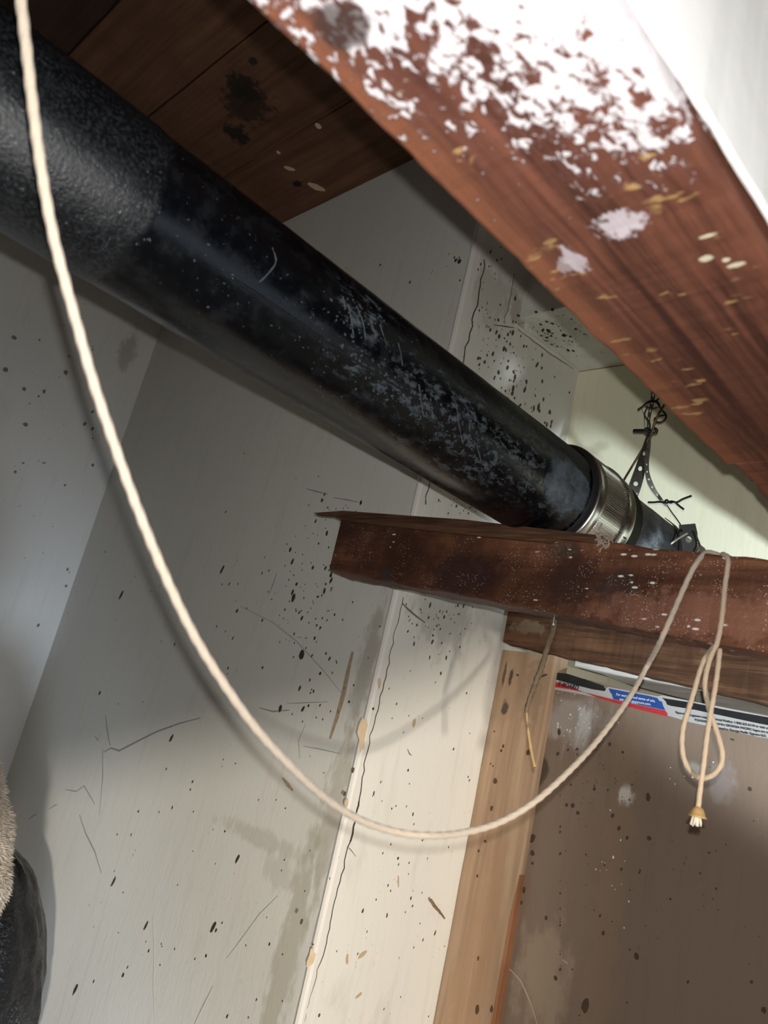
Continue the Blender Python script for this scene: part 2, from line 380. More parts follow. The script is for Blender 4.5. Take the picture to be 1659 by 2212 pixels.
sc2 = [ribbon([mka(*q) for q in L], NA, wd) for L, wd in [
    ([(225, 1625), (240, 1616), (258, 1622), (300, 1600), (340, 1580), (390, 1562), (433, 1551)], .0016), ([(228, 1545), (232, 1580), (238, 1610)], .0012), ([(222, 1618), (222, 1680), (215, 1760)], .0012),
    ([(142, 1706), (165, 1710), (182, 1698), (195, 1720), (205, 1738)], .0009), ([(172, 1760), (185, 1800), (205, 1840), (219, 1886)], .0012),
    ([(598, 1237), (590, 1262), (580, 1285)], .0009), ([(600, 1935), (560, 1975), (520, 2030), (490, 2070)], .0006),
    ([(460, 2130), (440, 2170), (420, 2212)], .0008), ([(655, 1340 - 1340 + 1612), (690, 1618), (735, 1628)], .0007), ([(560, 1529), (590, 1537), (625, 1534)], .0012), ([(648, 1640), (645, 1600), (660, 1565)], .0006),
    ([(662, 1056), (685, 1062), (708, 1068)], .0011), ([(720, 1075), (750, 1080), (775, 1085)], .0009), ([(620, 1520), (660, 1518), (710, 1516)], .0006), ([(205, 1590), (212, 1600), (218, 1583)], .0008), ([(106, 1748), (118, 1740), (124, 1738)], .0010), ([(62, 1770), (72, 1762), (80, 1758)], .001)]]
marks('scuff', sc2, M_GREY, wall_a)
marks('scuff', [ribbon([mka(*q) for q in L], NA, wd) for L, wd in [([(520, 1310), (590, 1345), (640, 1385), (700, 1450), (740, 1500)], .0010), ([(330, 1980), (333, 2060), (331, 2130), (335, 2212)], .0013)]], M_FAINT, wall_a)
marks('brown_drip', [ribbon([mka(*q) for q in ((762, 1408), (752, 1450), (742, 1500), (728, 1550), (713, 1596))], NA, .0048), ribbon([mka(*q) for q in ((610, 1680), (622, 1695), (633, 1708))], NA, .003)], simple('rust_drip', (.36, .28, .19), var=.35, scale=150), wall_a)
cs = []
for a in [(200, 800, 110, 130, 16, 1, 3.6), (100, 1000, 70, 130, 14, 1, 3.6), (60, 1200, 60, 60, 8, 1, 3)]:
    cluster(cs, lambda x, y: ony(min(x, 200), y, YC), NB, *a)
for (x, y, r, e) in [(12, 798, 5, 1), (142, 804, 4, 1.2), (55, 917, 5, .8), (52, 840, 4, 1), (95, 846, 3, 1.5), (30, 729, 5, .8), (50, 1000, 3, .6), (95, 1000, 4, .4)]:
    p = ony(x, y, YC); s = p.length * r / FPX; cs.append(disc(p, NB, s, s * e, .3, rnd=rnd))
marks('mould_spots', cs, simple('grey_mould', (.20, .17, .14)), wall_l, 'stuff')
bs = []
for a in [(1110, 790, 30, 70, 60, 1.2, 5), (1140, 870, 35, 60, 50, 1.2, 5.5), (1060, 760, 25, 40, 30, 1, 3.5), (1060, 600, 20, 50, 26, 1, 3.4), (950, 1330, 40, 40, 60, 1, 3), (1000, 1090, 30, 20, 30, 1, 2.6), (930, 1500, 70, 110, 26, 1.2, 3), (870, 1800, 70, 150, 30, 1.2, 3), (800, 2100, 80, 80, 16, 1.2, 3)]:
    cluster(bs, lambda x, y: ony(x, y, YB), NB, *a, el=2.4)
for (x, y, a, b) in [(1108, 840, 4, 8), (1112, 815, 3.5, 7), (1093, 757, 2.5, 5), (1170, 795, 3, 3.5), (1180, 680, 4, 9)]:
    p = ony(x, y, YB); s = p.length / FPX; bs.append(disc(p, NB, s * a, s * b, 0, rnd=rnd))
marks('mould_spots', bs, simple('brown_mould', (.10, .075, .05)), wall_b, 'stuff')
marks('scuff', [ribbon([ony(*q, YB) for q in L], NB, wd) for L, wd in [([(866, 1300), (880, 1315), (900, 1332), (918, 1345)], .0016), ([(1545 - 830 + 30, 1825), (757, 1835), (768, 1850)], .0006), ([(880, 1618), (884, 1628), (889, 1632)], .0010)]], simple('dark_scuff', (.2, .18, .15)), wall_b)
marks('tan_smear', [disc(ony(x, y, YB), NB, .0016 * a, .0016 * b, an) for x, y, a, b, an in [(1605 / 2 - 20, 2062, 5, 2, .6), (1530 / 2 + 10, 2150, 4, 1.3, .5), (1435 / 2 + 32, 2072, 1.6, 4.5, .3), (700 + 194, 1561, 2.2, 4, 0), (860, 1905, 1, 6, .3)]], M_TAN, wall_b)
ss = []
for a in [(1190, 710, 28, 18, 46, 1, 4.5), (1180, 740, 30, 14, 26, 1, 4), (1240, 740, 35, 20, 16, 1, 4)]:
    cluster(ss, lambda x, y: onz(x, y, SOFZ), (0, 0, -1), *a)
marks('mould_spots', ss, M_MOULD, sof, 'stuff')
ca = []
for a in [(690, 600, 60, 60, 10, 1, 3), (900, 560, 60, 60, 8, 1, 3), (985, 560, 8, 5, 5, 2, 6)]:
    cluster(ca, mka, NA, *a)
marks('mould_spots', ca, M_MOULD, wall_a, 'stuff')

# ------------------------------------------------------------------ black drain pipe
pr = empty('drain_pipe', (.3, PY, PZ - PR), 'thick black cast iron drain pipe crossing diagonally, glossy with chalky flakes', 'pipe')
def pipe_mat(name, org, x_rough):
    t = NT(name, org, rough=.3, spec=.38); X = t.xyz()
    fine = t.noise(420, 4, .7); med = t.noise(60, 5, .65); lng = t.noise(30, 4, .6, (.35, 1, 1), 1.0)
    zone = t.ma('ADD', X[0], t.ma('MULTIPLY', t.ma('SUBTRACT', t.noise(30, 3), .5), .02))
    left = t.ramp(zone, x_rough - .003, x_rough + .003, 1, 0)
    c = t.mix(t.ramp(med, .45, .70), (.0015, .002, .003), (.006, .007, .009))
    c = t.mix(t.ma('MULTIPLY', left, t.ramp(fine, .45, .62, 0, .8)), c, (.018, .021, .025))
    # chalky flakes, in bands
    band = t.ma('ADD', t.ma('MULTIPLY', t.blob((.55, PY - .05, PZ - .02), (.19, .06, .028), .9, 45, (.5, 1, 1), .5), .9), t.blob((.345, PY - .055, PZ + .012), (.035, .05, .018), .8, 70, (1, 1, 1), .4))
    chalk = t.ma('MULTIPLY', t.ma('MINIMUM', band, 1.0), t.ramp(t.noise(150, 5, .7, (.5, 1, 1)), .50, .64))
    c = t.mix(t.ma('MULTIPLY', chalk, .5), c, (.13, .16, .19))
    spk = t.ma('MULTIPLY', t.ramp(t.noise(420, 2, .5), .70, .76), t.ramp(t.noise(18, 3, .5), .48, .58)); c = t.mix(t.ma('MULTIPLY', spk, .7), c, (.16, .18, .20))
    # dust lying along the upper side near the coupling
    dust = t.ma('MULTIPLY', t.ramp(X[2], PZ + .018, PZ + .05), t.ramp(X[0], .42, .70)); c = t.mix(t.ma('MULTIPLY', dust, t.ramp(med, .3, .7, .25, .7)), c, (.13, .13, .115))
    patch = t.blob((.660, PY - .05, PZ - .012), (.040, .05, .026), .45, 60, (1, 1, 1), .12)
    c = t.mix(t.ma('MULTIPLY', patch, t.ramp(t.noise(90, 4, .6), .35, .6, .5, 1)), c, (.085, .105, .135))
    t.col(c)
    r = t.mix(left, t.mix(t.ramp(med, .4, .7), (.20,) * 3, (.34,) * 3), (.34,) * 3); r = t.mix(t.ma('MAXIMUM', t.ma('MULTIPLY', chalk, .7), dust), r, (.7,) * 3); t.rough(r)
    h = t.ma('ADD', t.ma('MULTIPLY', fine, t.ma('ADD', t.ma('MULTIPLY', left, 1.2), .22)), t.ma('MULTIPLY', t.ma('ADD', patch, chalk), t.ma('ADD', fine, med)))
    h = t.ma('ADD', h, t.ma('MULTIPLY', lng, .5)); t.bump(h, .45, .0010); return t.m
def wavy(a, x): return .0006 * mnoise.noise(Vector((x * 9, cos(a) * 2, sin(a) * 2))) + .0004 * mnoise.noise(Vector((x * 40, cos(a) * 5, sin(a) * 5)))
xs = [-.5 + 1.22 * i / 120 for i in range(121)]
obj('pipe_barrel', ringx(xs, [PR + (.0011 if x < .158 else 0) for x in xs], (PY, PZ), 72, wavy), pipe_mat('pipe_black', (.3, PY, PZ - PR), .16), pr, True)
# raised run in the coating and a few beads
def onpipe(x, y, R=PR):
    d = ray(x, y); a = d.y ** 2 + d.z ** 2; b = -2 * (d.y * PY + d.z * PZ); c = PY ** 2 + PZ ** 2 - R * R
    q = b * b - 4 * a * c
    if q < 0: q = 0
    return d * ((-b - math.sqrt(q)) / (2 * a))
M_TAR = simple('tar', (.006, .007, .009), .35, spec=.5); M_CHALK = simple('chalk_drip', (.06, .07, .078), .7)
obj('coating_run', join([tube([onpipe(*q) for q in [(500, 600), (600, 665), (700, 735), (800, 800), (900, 862)]], .0011, 6, wob=.8, sub=14),
                         tube([onpipe(*q) for q in [(262, 452), (255, 470), (245, 490)]], .0010, 6, wob=.8)]), M_TAR, pr, True)
drips = [[(325, 322), (320, 345), (310, 365), (295, 390)], [(240, 510), (225, 535), (195, 555)], [(588, 535), (596, 565), (580, 590), (560, 610)], [(740, 640), (745, 665)], [(752, 655), (760, 700), (765, 740)], [(770, 660), (785, 700), (790, 735)],
         [(800, 690), (812, 730)], [(820, 700), (835, 745)], [(860, 740), (870, 790)], [(905, 830), (910, 870), (915, 900)], [(930, 860), (935, 900)], [(985, 870), (992, 920), (1000, 960)], [(1010, 880), (1015, 930)], [(1030, 960), (1040, 1000)]]
obj('chalk_drips', join([tube([onpipe(*q) for q in L], .0006, 5, wob=1.2) for L in drips]), M_CHALK, pr, True)['kind'] = 'stuff'
fk = []; rp = random.Random(8)
for _ in range(300):
    k = rp.random()
    if k < .6: x = rp.uniform(760, 1150); y = 850 + (x - 860) * .62 + rp.gauss(0, 28)
    elif k < .8: x = rp.gauss(770, 30); y = rp.gauss(690, 22)
    else: x = rp.gauss(560, 200); y = 560 + (x - 400) * .6 + rp.gauss(0, 60)
    p = onpipe(x, y); n = Vector((0, p.y - PY, p.z - PZ)).normalized()
    if n.dot(p) > -.15: continue
    r = rp.uniform(.0003, .0009) * (1 if k < .8 else .6)
    fk.append(disc(p, n, r, r * rp.uniform(1, 2.6), rp.uniform(0, 3), .0004, 6, .4, rp))
obj('mineral_flakes', join(fk), simple('mineral', (.055, .065, .078), .4, spec=.5), pr)['kind'] = 'stuff'

# no-hub coupling
XK = .735
M_STEEL = NT('stainless', (XK, PY, PZ - PR), rough=.24, metal=1.0); M_STEEL.col((.62, .61, .58)); M_STEEL.bump(M_STEEL.noise(300, 2, .5, (.1, 1, 1)), .08, .0004); M_STEEL = M_STEEL.m
cp = empty('pipe_coupling', (XK, PY, PZ - PR - .006), 'shiny ribbed stainless steel coupling with black rubber sleeve clamped around the drain pipe', 'coupling')
obj('rubber_sleeve', ringx([.700, .7025, .706, .812, .8145], [PR + .0012, PR + .0035, PR + .0045, PR + .0045, PR + .0012], (PY, PZ), 96, caps=False), simple('rubber', (.008, .008, .009), .6, spec=.35), cp, True)
def corr(a, x): return .0009 * (1 if (int(a / (2 * pi) * 150) % 1 == 0 and sin(a * 150) > 0) else -.2)
obj('corrugated_shield', ringx([.722, .7235, .7665, .768], [PR + .0045, PR + .0062, PR + .0062, PR + .0045], (PY, PZ), 900, corr, False), M_STEEL, cp)
def band(x0, x1, h): return ringx([x0, x0 + .0008, x0 + .002, x1 - .002, x1 - .0008, x1], [PR + .0045, PR + h - .0006, PR + h, PR + h, PR + h - .0006, PR + .0045], (PY, PZ), 128, None, False)
obj('clamp_band', band(.708, .7235, .0072), M_STEEL, cp, True)
obj('clamp_band', band(.7725, .792, .0070), M_STEEL, cp, True)
def teeth(a, x): return .0009 * (1 if sin(a * 170) > 0 else -1)
obj('toothed_edge', ringx([.7675, .7682, .7718, .7725], [PR + .0045, PR + .0078, PR + .0078, PR + .0045], (PY, PZ), 1020, teeth, False), simple('dark_steel', (.18, .16, .13), .4, metal=1), cp)
# band slots and the worm-screw housing on the far lower side
obj('band_slot', join([box(.7, .7, 0, 0, 0, 0)] if False else [disc(Vector((x, PY + (PR + .0072) * cos(a), PZ + (PR + .0072) * sin(a))), (0, cos(a), sin(a)), .0010, .0040, pi / 2, .0003, 6, 0) for x in (.7825,) for a in [radians(d) for d in range(205, 250, 9)]]), simple('slot_dark', (.05, .05, .05)), cp)
for xa, xb in ((.711, .722), (.774, .790)): obj('screw_housing', box(xa, xb, PY - .012, PY + .014, PZ - PR - .017, PZ - PR - .006), M_STEEL, cp)

# far pipe section
p2 = empty('drain_pipe', (.95, PY, PZ - PR), 'weathered grey pipe section running from the steel coupling into the far yellow wall', 'pipe')
t = NT('pipe_grey', (.95, PY, PZ - PR), rough=.4, spec=.5, metal=.15); X = t.xyz(); n1 = t.noise(70, 5, .7, (.6, 1, 1)); n2 = t.noise(380, 3, .6)
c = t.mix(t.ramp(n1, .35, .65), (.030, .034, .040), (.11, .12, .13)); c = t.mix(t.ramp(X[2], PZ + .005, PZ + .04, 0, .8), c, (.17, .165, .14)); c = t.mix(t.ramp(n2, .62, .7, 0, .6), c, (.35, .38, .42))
c = t.mix(t.ma('MULTIPLY', t.blob((.905, PY - .05, PZ), (.035, .08, .045), .5, 45), .9), c, (.012, .012, .013)); t.col(c)
t.rough(t.ramp(n1, .3, .7, .28, .6)); t.bump(t.ma('ADD', n2, n1), .6, .0014)
xs = [.800 + .42 * i / 40 for i in range(41)]
obj('pipe_barrel', ringx(xs, [PR - .0004] * 41, (PY, PZ), 72, wavy), t.m, p2, True)

# ------------------------------------------------------------------ foreground beam
ZB = .25
y0, y1 = .2415, .1300
tb = empty('painted_beam', (.2, .19, ZB), 'close reddish brown beam overhead, splattered with white paint, white painted side', 'beam')
t = wood('beam_redwood', (.2, .19, ZB), (.038, .0125, .0082), (.140, .050, .030), 0, .9, rough=.55, streaks=.35, spec=.35, bump=.9)
X = t.xyz()
edge = t.ramp(X[1], .215, .236, 0, .6); c = t.mix(edge, t.c, (.22, .080, .038))
# white splatter, thick towards the near end and the painted side
gr = t.ma('ADD', t.ma('MULTIPLY', t.ma('SUBTRACT', .172, X[1]), 6.5), t.ma('MULTIPLY', t.ma('SUBTRACT', .215, X[0]), 4.0))
gr = t.ma('MINIMUM', gr, t.ma('MULTIPLY', t.ma('SUBTRACT', .232, X[0]), 12))
s1 = t.noise(190, 4, .62, (.75, 1, 1), .5); s2 = t.noise(60, 3, .5)
v = t.ma('ADD', t.ma('ADD', t.ma('MULTIPLY', s1, 1.9), t.ma('MULTIPLY', s2, .6)), t.ma('MULTIPLY', gr, .9)); white = t.ramp(v, 1.30, 1.42)
near = t.ramp(v, 1.05, 1.30, 0, .5); c = t.mix(near, c, (.085, .035, .030)); c = t.mix(white, c, (.50, .47, .49))
ysp = t.ma('MULTIPLY', t.ramp(t.noise(150, 3, .5, (1, .35, 1), off=(5, 5, 5)), .62, .67), t.ramp(t.noise(22, 2, .5, off=(1, 8, 3)), .50, .60)); c = t.mix(t.ma('MULTIPLY', ysp, .8), c, (.34, .21, .085))
for (q, r, a) in [((1340, 485), (.0085, .0105, .2), 1), ((1240, 562), (.0095, .0050, .2), .8), ((1225, 575), (.006, .0045, .2), .5)]:
    c = t.mix(t.ma('MULTIPLY', t.blob(onz(*q, ZB), r, 1.3, 200, (.7, 1, 1), .25), a), c, (.42, .37, .40))
for (q, r) in [((1525, 558), (.0022, .0036, .2)), ((1590, 570), (.0016, .0045, .2)), ((1530, 508), (.0010, .0045, .2)), ((1570, 560), (.0014, .002, .2))]:
    c = t.mix(t.blob(onz(*q, ZB), r, .6, 300, (1, 1, 1), .2), c, (.48, .44, .32))
c = t.mix(t.ma('MULTIPLY', t.blob(onz(740, 60, ZB), (.010, .012, .2), .7, 120), .85), c, (.03, .018, .016))
t.col(c); t.bump(t.ma('ADD', t.g, t.ma('MULTIPLY', white, .5)), .55, .0015)
# lower face with chamfered arris, built as a timber; right end drops a little like the photo's split end
obj('beam_body', timber((-.25, y1, ZB), (.545, y1 - .002, ZB), (0, y0 - y1, 0), (0, 0, .14), 110, .0009, .0035, 3), t.m, tb)
obj('beam_tip', timber((.545, y1 - .002, ZB - .0005), (1.126, y1 - .006, ZB - .001), (0, y0 - y1 - .004, 0), (0, 0, .135), 90, .0014, .006, 7), t.m, tb)
tw = NT('white_gloss', (.2, .19, ZB), rough=.5, spec=.4); tw.col(tw.mix(tw.noise(30, 3), (.80, .795, .79), (.86, .855, .85))); tw.bump(tw.noise(60, 4), .3, .001)
obj('painted_side', timber((-.25, y1 - .0045, ZB + .0060), (1.126, y1 - .0125, ZB + .0055), (0, .004, 0), (0, 0, .30), 90, .0008, .0014, 9), tw.m, tb)

# ------------------------------------------------------------------ broken beam in the middle
def zt(y): return .4154 * XM - .1154 * (.8006 - y)
def zb(y): return .1938 - .1085 * (.8 - y)
mb = empty('broken_beam', (XM, .3, zb(.3)), 'stained dark red beam with splintered upper edge and white flecks, under the black pipe', 'beam')
t = wood('beam_stained', (XM, .3, zb(.3)), (.055, .019, .010), (.19, .078, .040), 1, .55, rough=.6, streaks=.95, spec=.3, bump=.5,
         patches=[(onx(1000, 1240, XM), (.1, .05, .022), (.028, .012, .010), .8), (onx(1240, 1250, XM), (.1, .03, .03), (.03, .013, .010), .7), (onx(1330, 1270, XM), (.1, .02, .02), (.03, .02, .018), .6), (onx(833, 1240, XM), (.1, .007, .006), (.03, .03, .03), .9),
                  (onx(765, 1175, XM), (.1, .014, .02), (.05, .015, .010), .6), (onx(1500, 1330, XM), (.1, .09, .02), (.22, .10, .065), .6), (onx(1210, 1190, XM), (.1, .02, .01), (.05, .04, .03), .5)])
X = t.xyz()
d, _ = t.voro(150, (1, .42, 1.2)); dens = t.ma('ADD', t.noise(24, 3, .6), t.ma('ADD', t.ma('MULTIPLY', t.ramp(X[1], .62, .30), .10), t.ma('MULTIPLY', t.ramp(t.ma('SUBTRACT', X[2], t.ma('MULTIPLY', X[1], .11)), .155, .18), .08)))
c = t.mix(t.ma('MULTIPLY', t.ramp(d, .16, .24, 1, 0), t.ramp(dens, .62, .68)), t.c, (.62, .60, .56))
d2, _ = t.voro(420, (1, 1, 1)); c = t.mix(t.ma('MULTIPLY', t.ramp(d2, .14, .22, 1, 0), t.ramp(t.noise(40, 3, .6, off=(2, 2, 2)), .45, .58, 0, .75)), c, (.60, .52, .44))
t.col(c); t.bump(t.ma('ADD', t.g, t.noise(300, 3)), .5, .0012)
obj('beam_body', timber((XM, .7985, zb(.7985)), (XM, -.05, zb(-.05)), (0, .0015, .0795), (.042, 0, 0), 90, .0011, .003, 5), t.m, mb)
tsp = wood('splinter_wood', (XM, .3, zb(.3)), (.045, .020, .011), (.15, .075, .040), 1, 1.2, bump=.9)
for k, (L, dx) in enumerate([([(677, 1108), (740, 1103), (860, 1112), (1000, 1122), (1310, 1158), (1310, 1166), (1000, 1134), (860, 1122), (740, 1113)], .0),
               ([(735, 1111), (900, 1121), (1080, 1139), (1290, 1163), (1312, 1175), (1080, 1152), (900, 1134), (745, 1118)], -.0025),
               ([(722, 1116), (880, 1129), (1060, 1146), (1200, 1166), (1190, 1172), (1040, 1158), (880, 1141), (742, 1124)], -.0045)]):
    obj('splinter', prism([onx(*q, XM + dx) for q in L], (.012, 0, 0)), tsp.m, mb)
rd = random.Random(5); frag = []
for _ in range(34):
    p = onx(rd.gauss(1305, 9), rd.gauss(1168, 7), XM - .003); q = p + Vector((rd.uniform(-.006, .002), rd.uniform(-.006, .006), rd.uniform(-.005, .006)))
    frag.append(tube([p, (p + q) / 2 + Vector((0, 0, .001)), q], rd.uniform(.0004, .0011), 5, sub=2))
o = obj('frayed_fibres', join(frag), simple('fibres', (.30, .25, .20), var=.6, scale=300), mb); o['kind'] = 'stuff'
fb = []
for _ in range(40):
    x = rd.uniform(720, 1300); y = 1113 + (x - 720) * .085; p = onx(x, y, XM - .001); fb.append(tube([p, p + Vector((rd.uniform(-.004, 0), rd.uniform(-.006, .008), rd.uniform(-.001, .0035)))], .0003, 4, sub=1))
o = obj('loose_fibres', join(fb), tsp.m, mb); o['kind'] = 'stuff'

# ------------------------------------------------------------------ lower rail, stud, ledger
XR = 1.030
def pz(px, py, X): return onx(px, py, X)
a_t, a_b = pz(1100, 1325, XR), pz(1086, 1387, XR); b_t, b_b = pz(1659, 1414, XR), pz(1659, 1520, XR)
sl = (b_b.z - a_b.z) / (b_b.y - a_b.y); hh = (a_t.z - a_b.z + b_t.z - b_b.z) / 2
def rb(y): return a_b.z + sl * (y - a_b.y)
lr = empty('lower_rail', (XR, .5, rb(.5)), 'plain weathered brown rail just below the broken beam, capping the pale stud', 'rail')
t = wood('rail_wood', (XR, .5, rb(.5)), (.055, .024, .012), (.165, .080, .040), 1, 1.3, rough=.8, streaks=.6, bump=.8, patches=[(onx(1140, 1355, XR), (.1, .03, .010), (.22, .16, .10), .7), (onx(1480, 1420, XR), (.1, .015, .02), (.05, .02, .01), .5)])
obj('rail_body', timber((XR, a_b.y - .0005, rb(a_b.y)), (XR, .20, rb(.20)), (0, .002, hh), (.030, 0, 0), 70, .0009, .0025, 12, .0008), t.m, lr)

sd = empty('wall_stud', (XS, .73, FL), 'pale pine stud with dark knots and stains standing beside the white corner wall', 'stud')
sy0, sy1 = .6530 * XS, YB - .0005
ztop = rb(.73) - .004
ps = [(onx(1103, 1462, XS), (.05, .004, .013), (.05, .035, .025), .9), (onx(1090, 1455, XS), (.05, .0025, .02), (.08, .05, .035), .8), (onx(1090, 1530, XS), (.05, .0065, .010), (.07, .055, .045), .9),
      (onx(1150, 1500, XS), (.05, .02, .05), (.22, .15, .10), .5), (onx(1020, 2120, XS), (.05, .03, .2), (.35, .20, .11), .4)]
t = wood('stud_pine', (XS, .73, FL), (.30, .195, .125), (.44, .31, .205), 2, .5, rough=.75, streaks=.12, patches=ps, bump=.3)
obj('stud_body', timber((XS, sy0, ztop), (XS, sy0, FL), (0, sy1 - sy0, 0), (.038, 0, 0), 60, .0006, .003, 21), t.m, sd)
obj('edge_split', prism([(XS - .0012, sy0 - .0012, -.14), (XS - .0012, sy0 + .004, -.20), (XS - .0012, sy0 + .006, -.45), (XS - .0012, sy0 - .0012, -.45)], (.02, 0, 0)), wood('split_wood', (XS, .73, FL), (.22, .09, .04), (.36, .17, .085), 2, 1).m, sd)
st = []
for (x, y, a, b) in [(1087, 1612, 2.6, 4), (1083, 1622, 3, 3), (1141, 1625, 4, 7), (1070, 1687, 4.5, 6), (1062, 1746, 3, 5.5), (1048, 1817, 3, 2.5), (1034, 1838, 2, 3), (1031, 1892, 2, 3), (948, 2087, 2.5, 10), (1031, 2180, 4.5, 8), (1062, 2180, 3.5, 7), (1068, 1580, 2, 2), (1060, 1650, 2, 2), (1065, 1655, 2, 2), (1118, 1458, 3.5, 2.5), (1033, 2070, 1.5, 4)]:
    p = onx(x, y, XS); s = p.length / FPX; st.append(disc(p, ND, s * a, s * b, 0, rnd=rnd, seg=10))
M_DS = simple('dark_brown_spot', (.085, .055, .035))
for q in st: obj('dark_spot', q, M_DS, sd)
marks('crayon_mark', [ribbon([onx(*q, XS) for q in ((1170, 1462), (1175, 1459), (1182, 1457))], ND, .0018)], M_CRACK, sd)

XL = 1.100
L0, L1, L2, L3 = onx(1243, 1437, XL), onx(1659, 1518, XL), onx(1659, 1552, XL), onx(1430, 1497, XL)
lg = empty('ledger_board', (XL, .5, L2.z - .02), 'whitish rough sawn board behind the lower rail, above the gypsum board', 'board')
t = wood('ledger_wood', (XL, .5, L2.z - .02), (.40, .38, .33), (.66, .65, .60), 1, 1.2, rough=.7, streaks=.15, bump=.6)
def yz(p, X=XL): return Vector((X, p.y, p.z))
dirl = (L1 - L0) / (L1.y - L0.y)
LT = [(XL, L0.y, L0.z + .03), (XL, L0.y + .001, L0.z - .002)] + [tuple(onx(*q, XL)) for q in [(1300, 1456), (1350, 1476), (1430, 1497), (1520, 1520), (1600, 1540), (1659, 1553)]] + [(XL, .19, L2.z - .022), (XL, .19, L1.z + .03), (XL, L1.y, L1.z + .05)]
obj('board_body', prism(LT, (.024, 0, 0)), t.m, lg)

# ------------------------------------------------------------------ raw gypsum board with printed edge tape
gb = empty('gypsum_board', (XE, .3, FL), 'unfinished brown paper faced gypsum board with printed edge tape, right of the stud', 'board')
g_top = [onx(*q, XE) for q in [(1196, 1456), (1230, 1459), (1320, 1480), (1440, 1505), (1560, 1527), (1659, 1545)]]
ysl = (g_top[-1].z - g_top[0].z) / (g_top[-1].y - g_top[0].y)
rightz = g_top[-1].z + ysl * (.21 - g_top[-1].y)
pts = [(XE, .705, FL), (XE, .705, g_top[0].z + .002)] + [tuple(p) for p in g_top] + [(XE, .21, rightz), (XE, .21, FL)]
pg = [(onx(1232, 1555, XE), (.05, .050, .038), (.40, .37, .35), .55), (onx(1262, 1560, XE), (.05, .012, .022), (.55, .55, .55), .65), (onx(1352, 1716, XE), (.05, .0095, .014), (.62, .60, .58), 1), (onx(1170, 1670, XE), (.05, .010, .020), (.075, .050, .038), .95),
      (onx(1230, 1500, XE), (.05, .03, .008), (.16, .11, .07), .6), (onx(1500, 1660, XE), (.05, .012, .010), (.40, .39, .37), .6), (onx(1560, 1690, XE), (.05, .016, .025), (.30, .26, .25), .6), (onx(1170, 2110, XE), (.05, .04, .06), (.36, .28, .20), .5),
      (onx(1320, 1400 + 500, XE), (.05, .02, .3), (.29, .19, .12), .25)]
t = paint('gypsum_paper', (.205, .148, .110), org=(XE, .3, FL), dirt=.5, spots=.9, patches=pg, rough=.75)
obj('board_body', prism(pts, (.0125, 0, 0)), t.m, gb)
gs = []
for (x, y, a, b) in [(1247, 1618, 2.6, 2.6), (1317, 1608, 3, 3.5), (1208, 1581, 4, 7), (1205, 1628, 3.5, 4), (1345, 1565 + 60, 3, 2.5), (1237, 1740, 4, 4.5), (1224, 1739, 3.5, 3.5), (1248, 1756, 4, 4), (1400, 1722, 4, 9), (1323, 1762, 3, 5), (1284, 1704, 3, 4),
                     (1337, 1789, 3, 5), (1402, 1811, 4.5, 4), (1150, 1811, 6, 8), (1150, 1843, 5, 5), (1150, 1865, 3, 3), (1180, 1983, 3, 4.5), (1296, 1978, 2, 3), (1303, 2016, 3, 4), (1375, 2066, 4, 6), (1264, 2172, 6, 12), (1650, 2182, 4.5, 5), (1620, 1704, 4, 4), (1448, 1942, 2, 2),
                     (1582, 1598, 4, 1.8), (1200, 2113, 4, 4), (1532, 1842, 2, 2), (1132, 1922, 3, 6), (1126, 1950, 2.5, 4), (1623, 2121, 2.5, 3), (1355, 1810, 2.2, 3.5), (1233, 1695, 2.5, 2.5)]:
    p = onx(x, y, XE); s = p.length / FPX; gs.append(disc(p, ND, s * a, s * b, rnd.uniform(-.3, .3), rnd=rnd, seg=10))
for a in [(1280, 1700, 60, 90, 40, .8, 2.6), (1400, 1900, 120, 150, 40, .8, 2.4), (1220, 2000, 40, 100, 20, .8, 2.4)]:
    cluster(gs, lambda x, y: onx(max(x, 1210), max(y, 1620), XE), ND, *a)
marks('mould_spots', gs, simple('board_mould', (.075, .050, .035)), gb, 'stuff')
wfs = []
for a in [(1235, 1560, 30, 35, 34, .8, 2.2), (1340, 1880, 25, 60, 14, .8, 2.4), (1480, 1650, 30, 30, 8, 1, 3)]:
    cluster(wfs, lambda x, y: onx(max(x, 1205), y, XE), ND, *a)
marks('white_specks', wfs, M_WHITE, gb, 'stuff')
M_TORN = simple('torn_paper', (.42, .32, .24))
obj('paper_tear', ribbon([onx(*q, XE) for q in [(1085, 2085), (1105, 2096), (1125, 2118), (1140, 2150), (1150, 2175), (1165, 2225)]], ND, .0012, .0009), M_TORN, gb)
obj('paper_scrap', ribbon([onx(*q, XE) for q in [(1215, 2073), (1222, 2078), (1228, 2082)]], ND, .0012), M_TORN, gb)

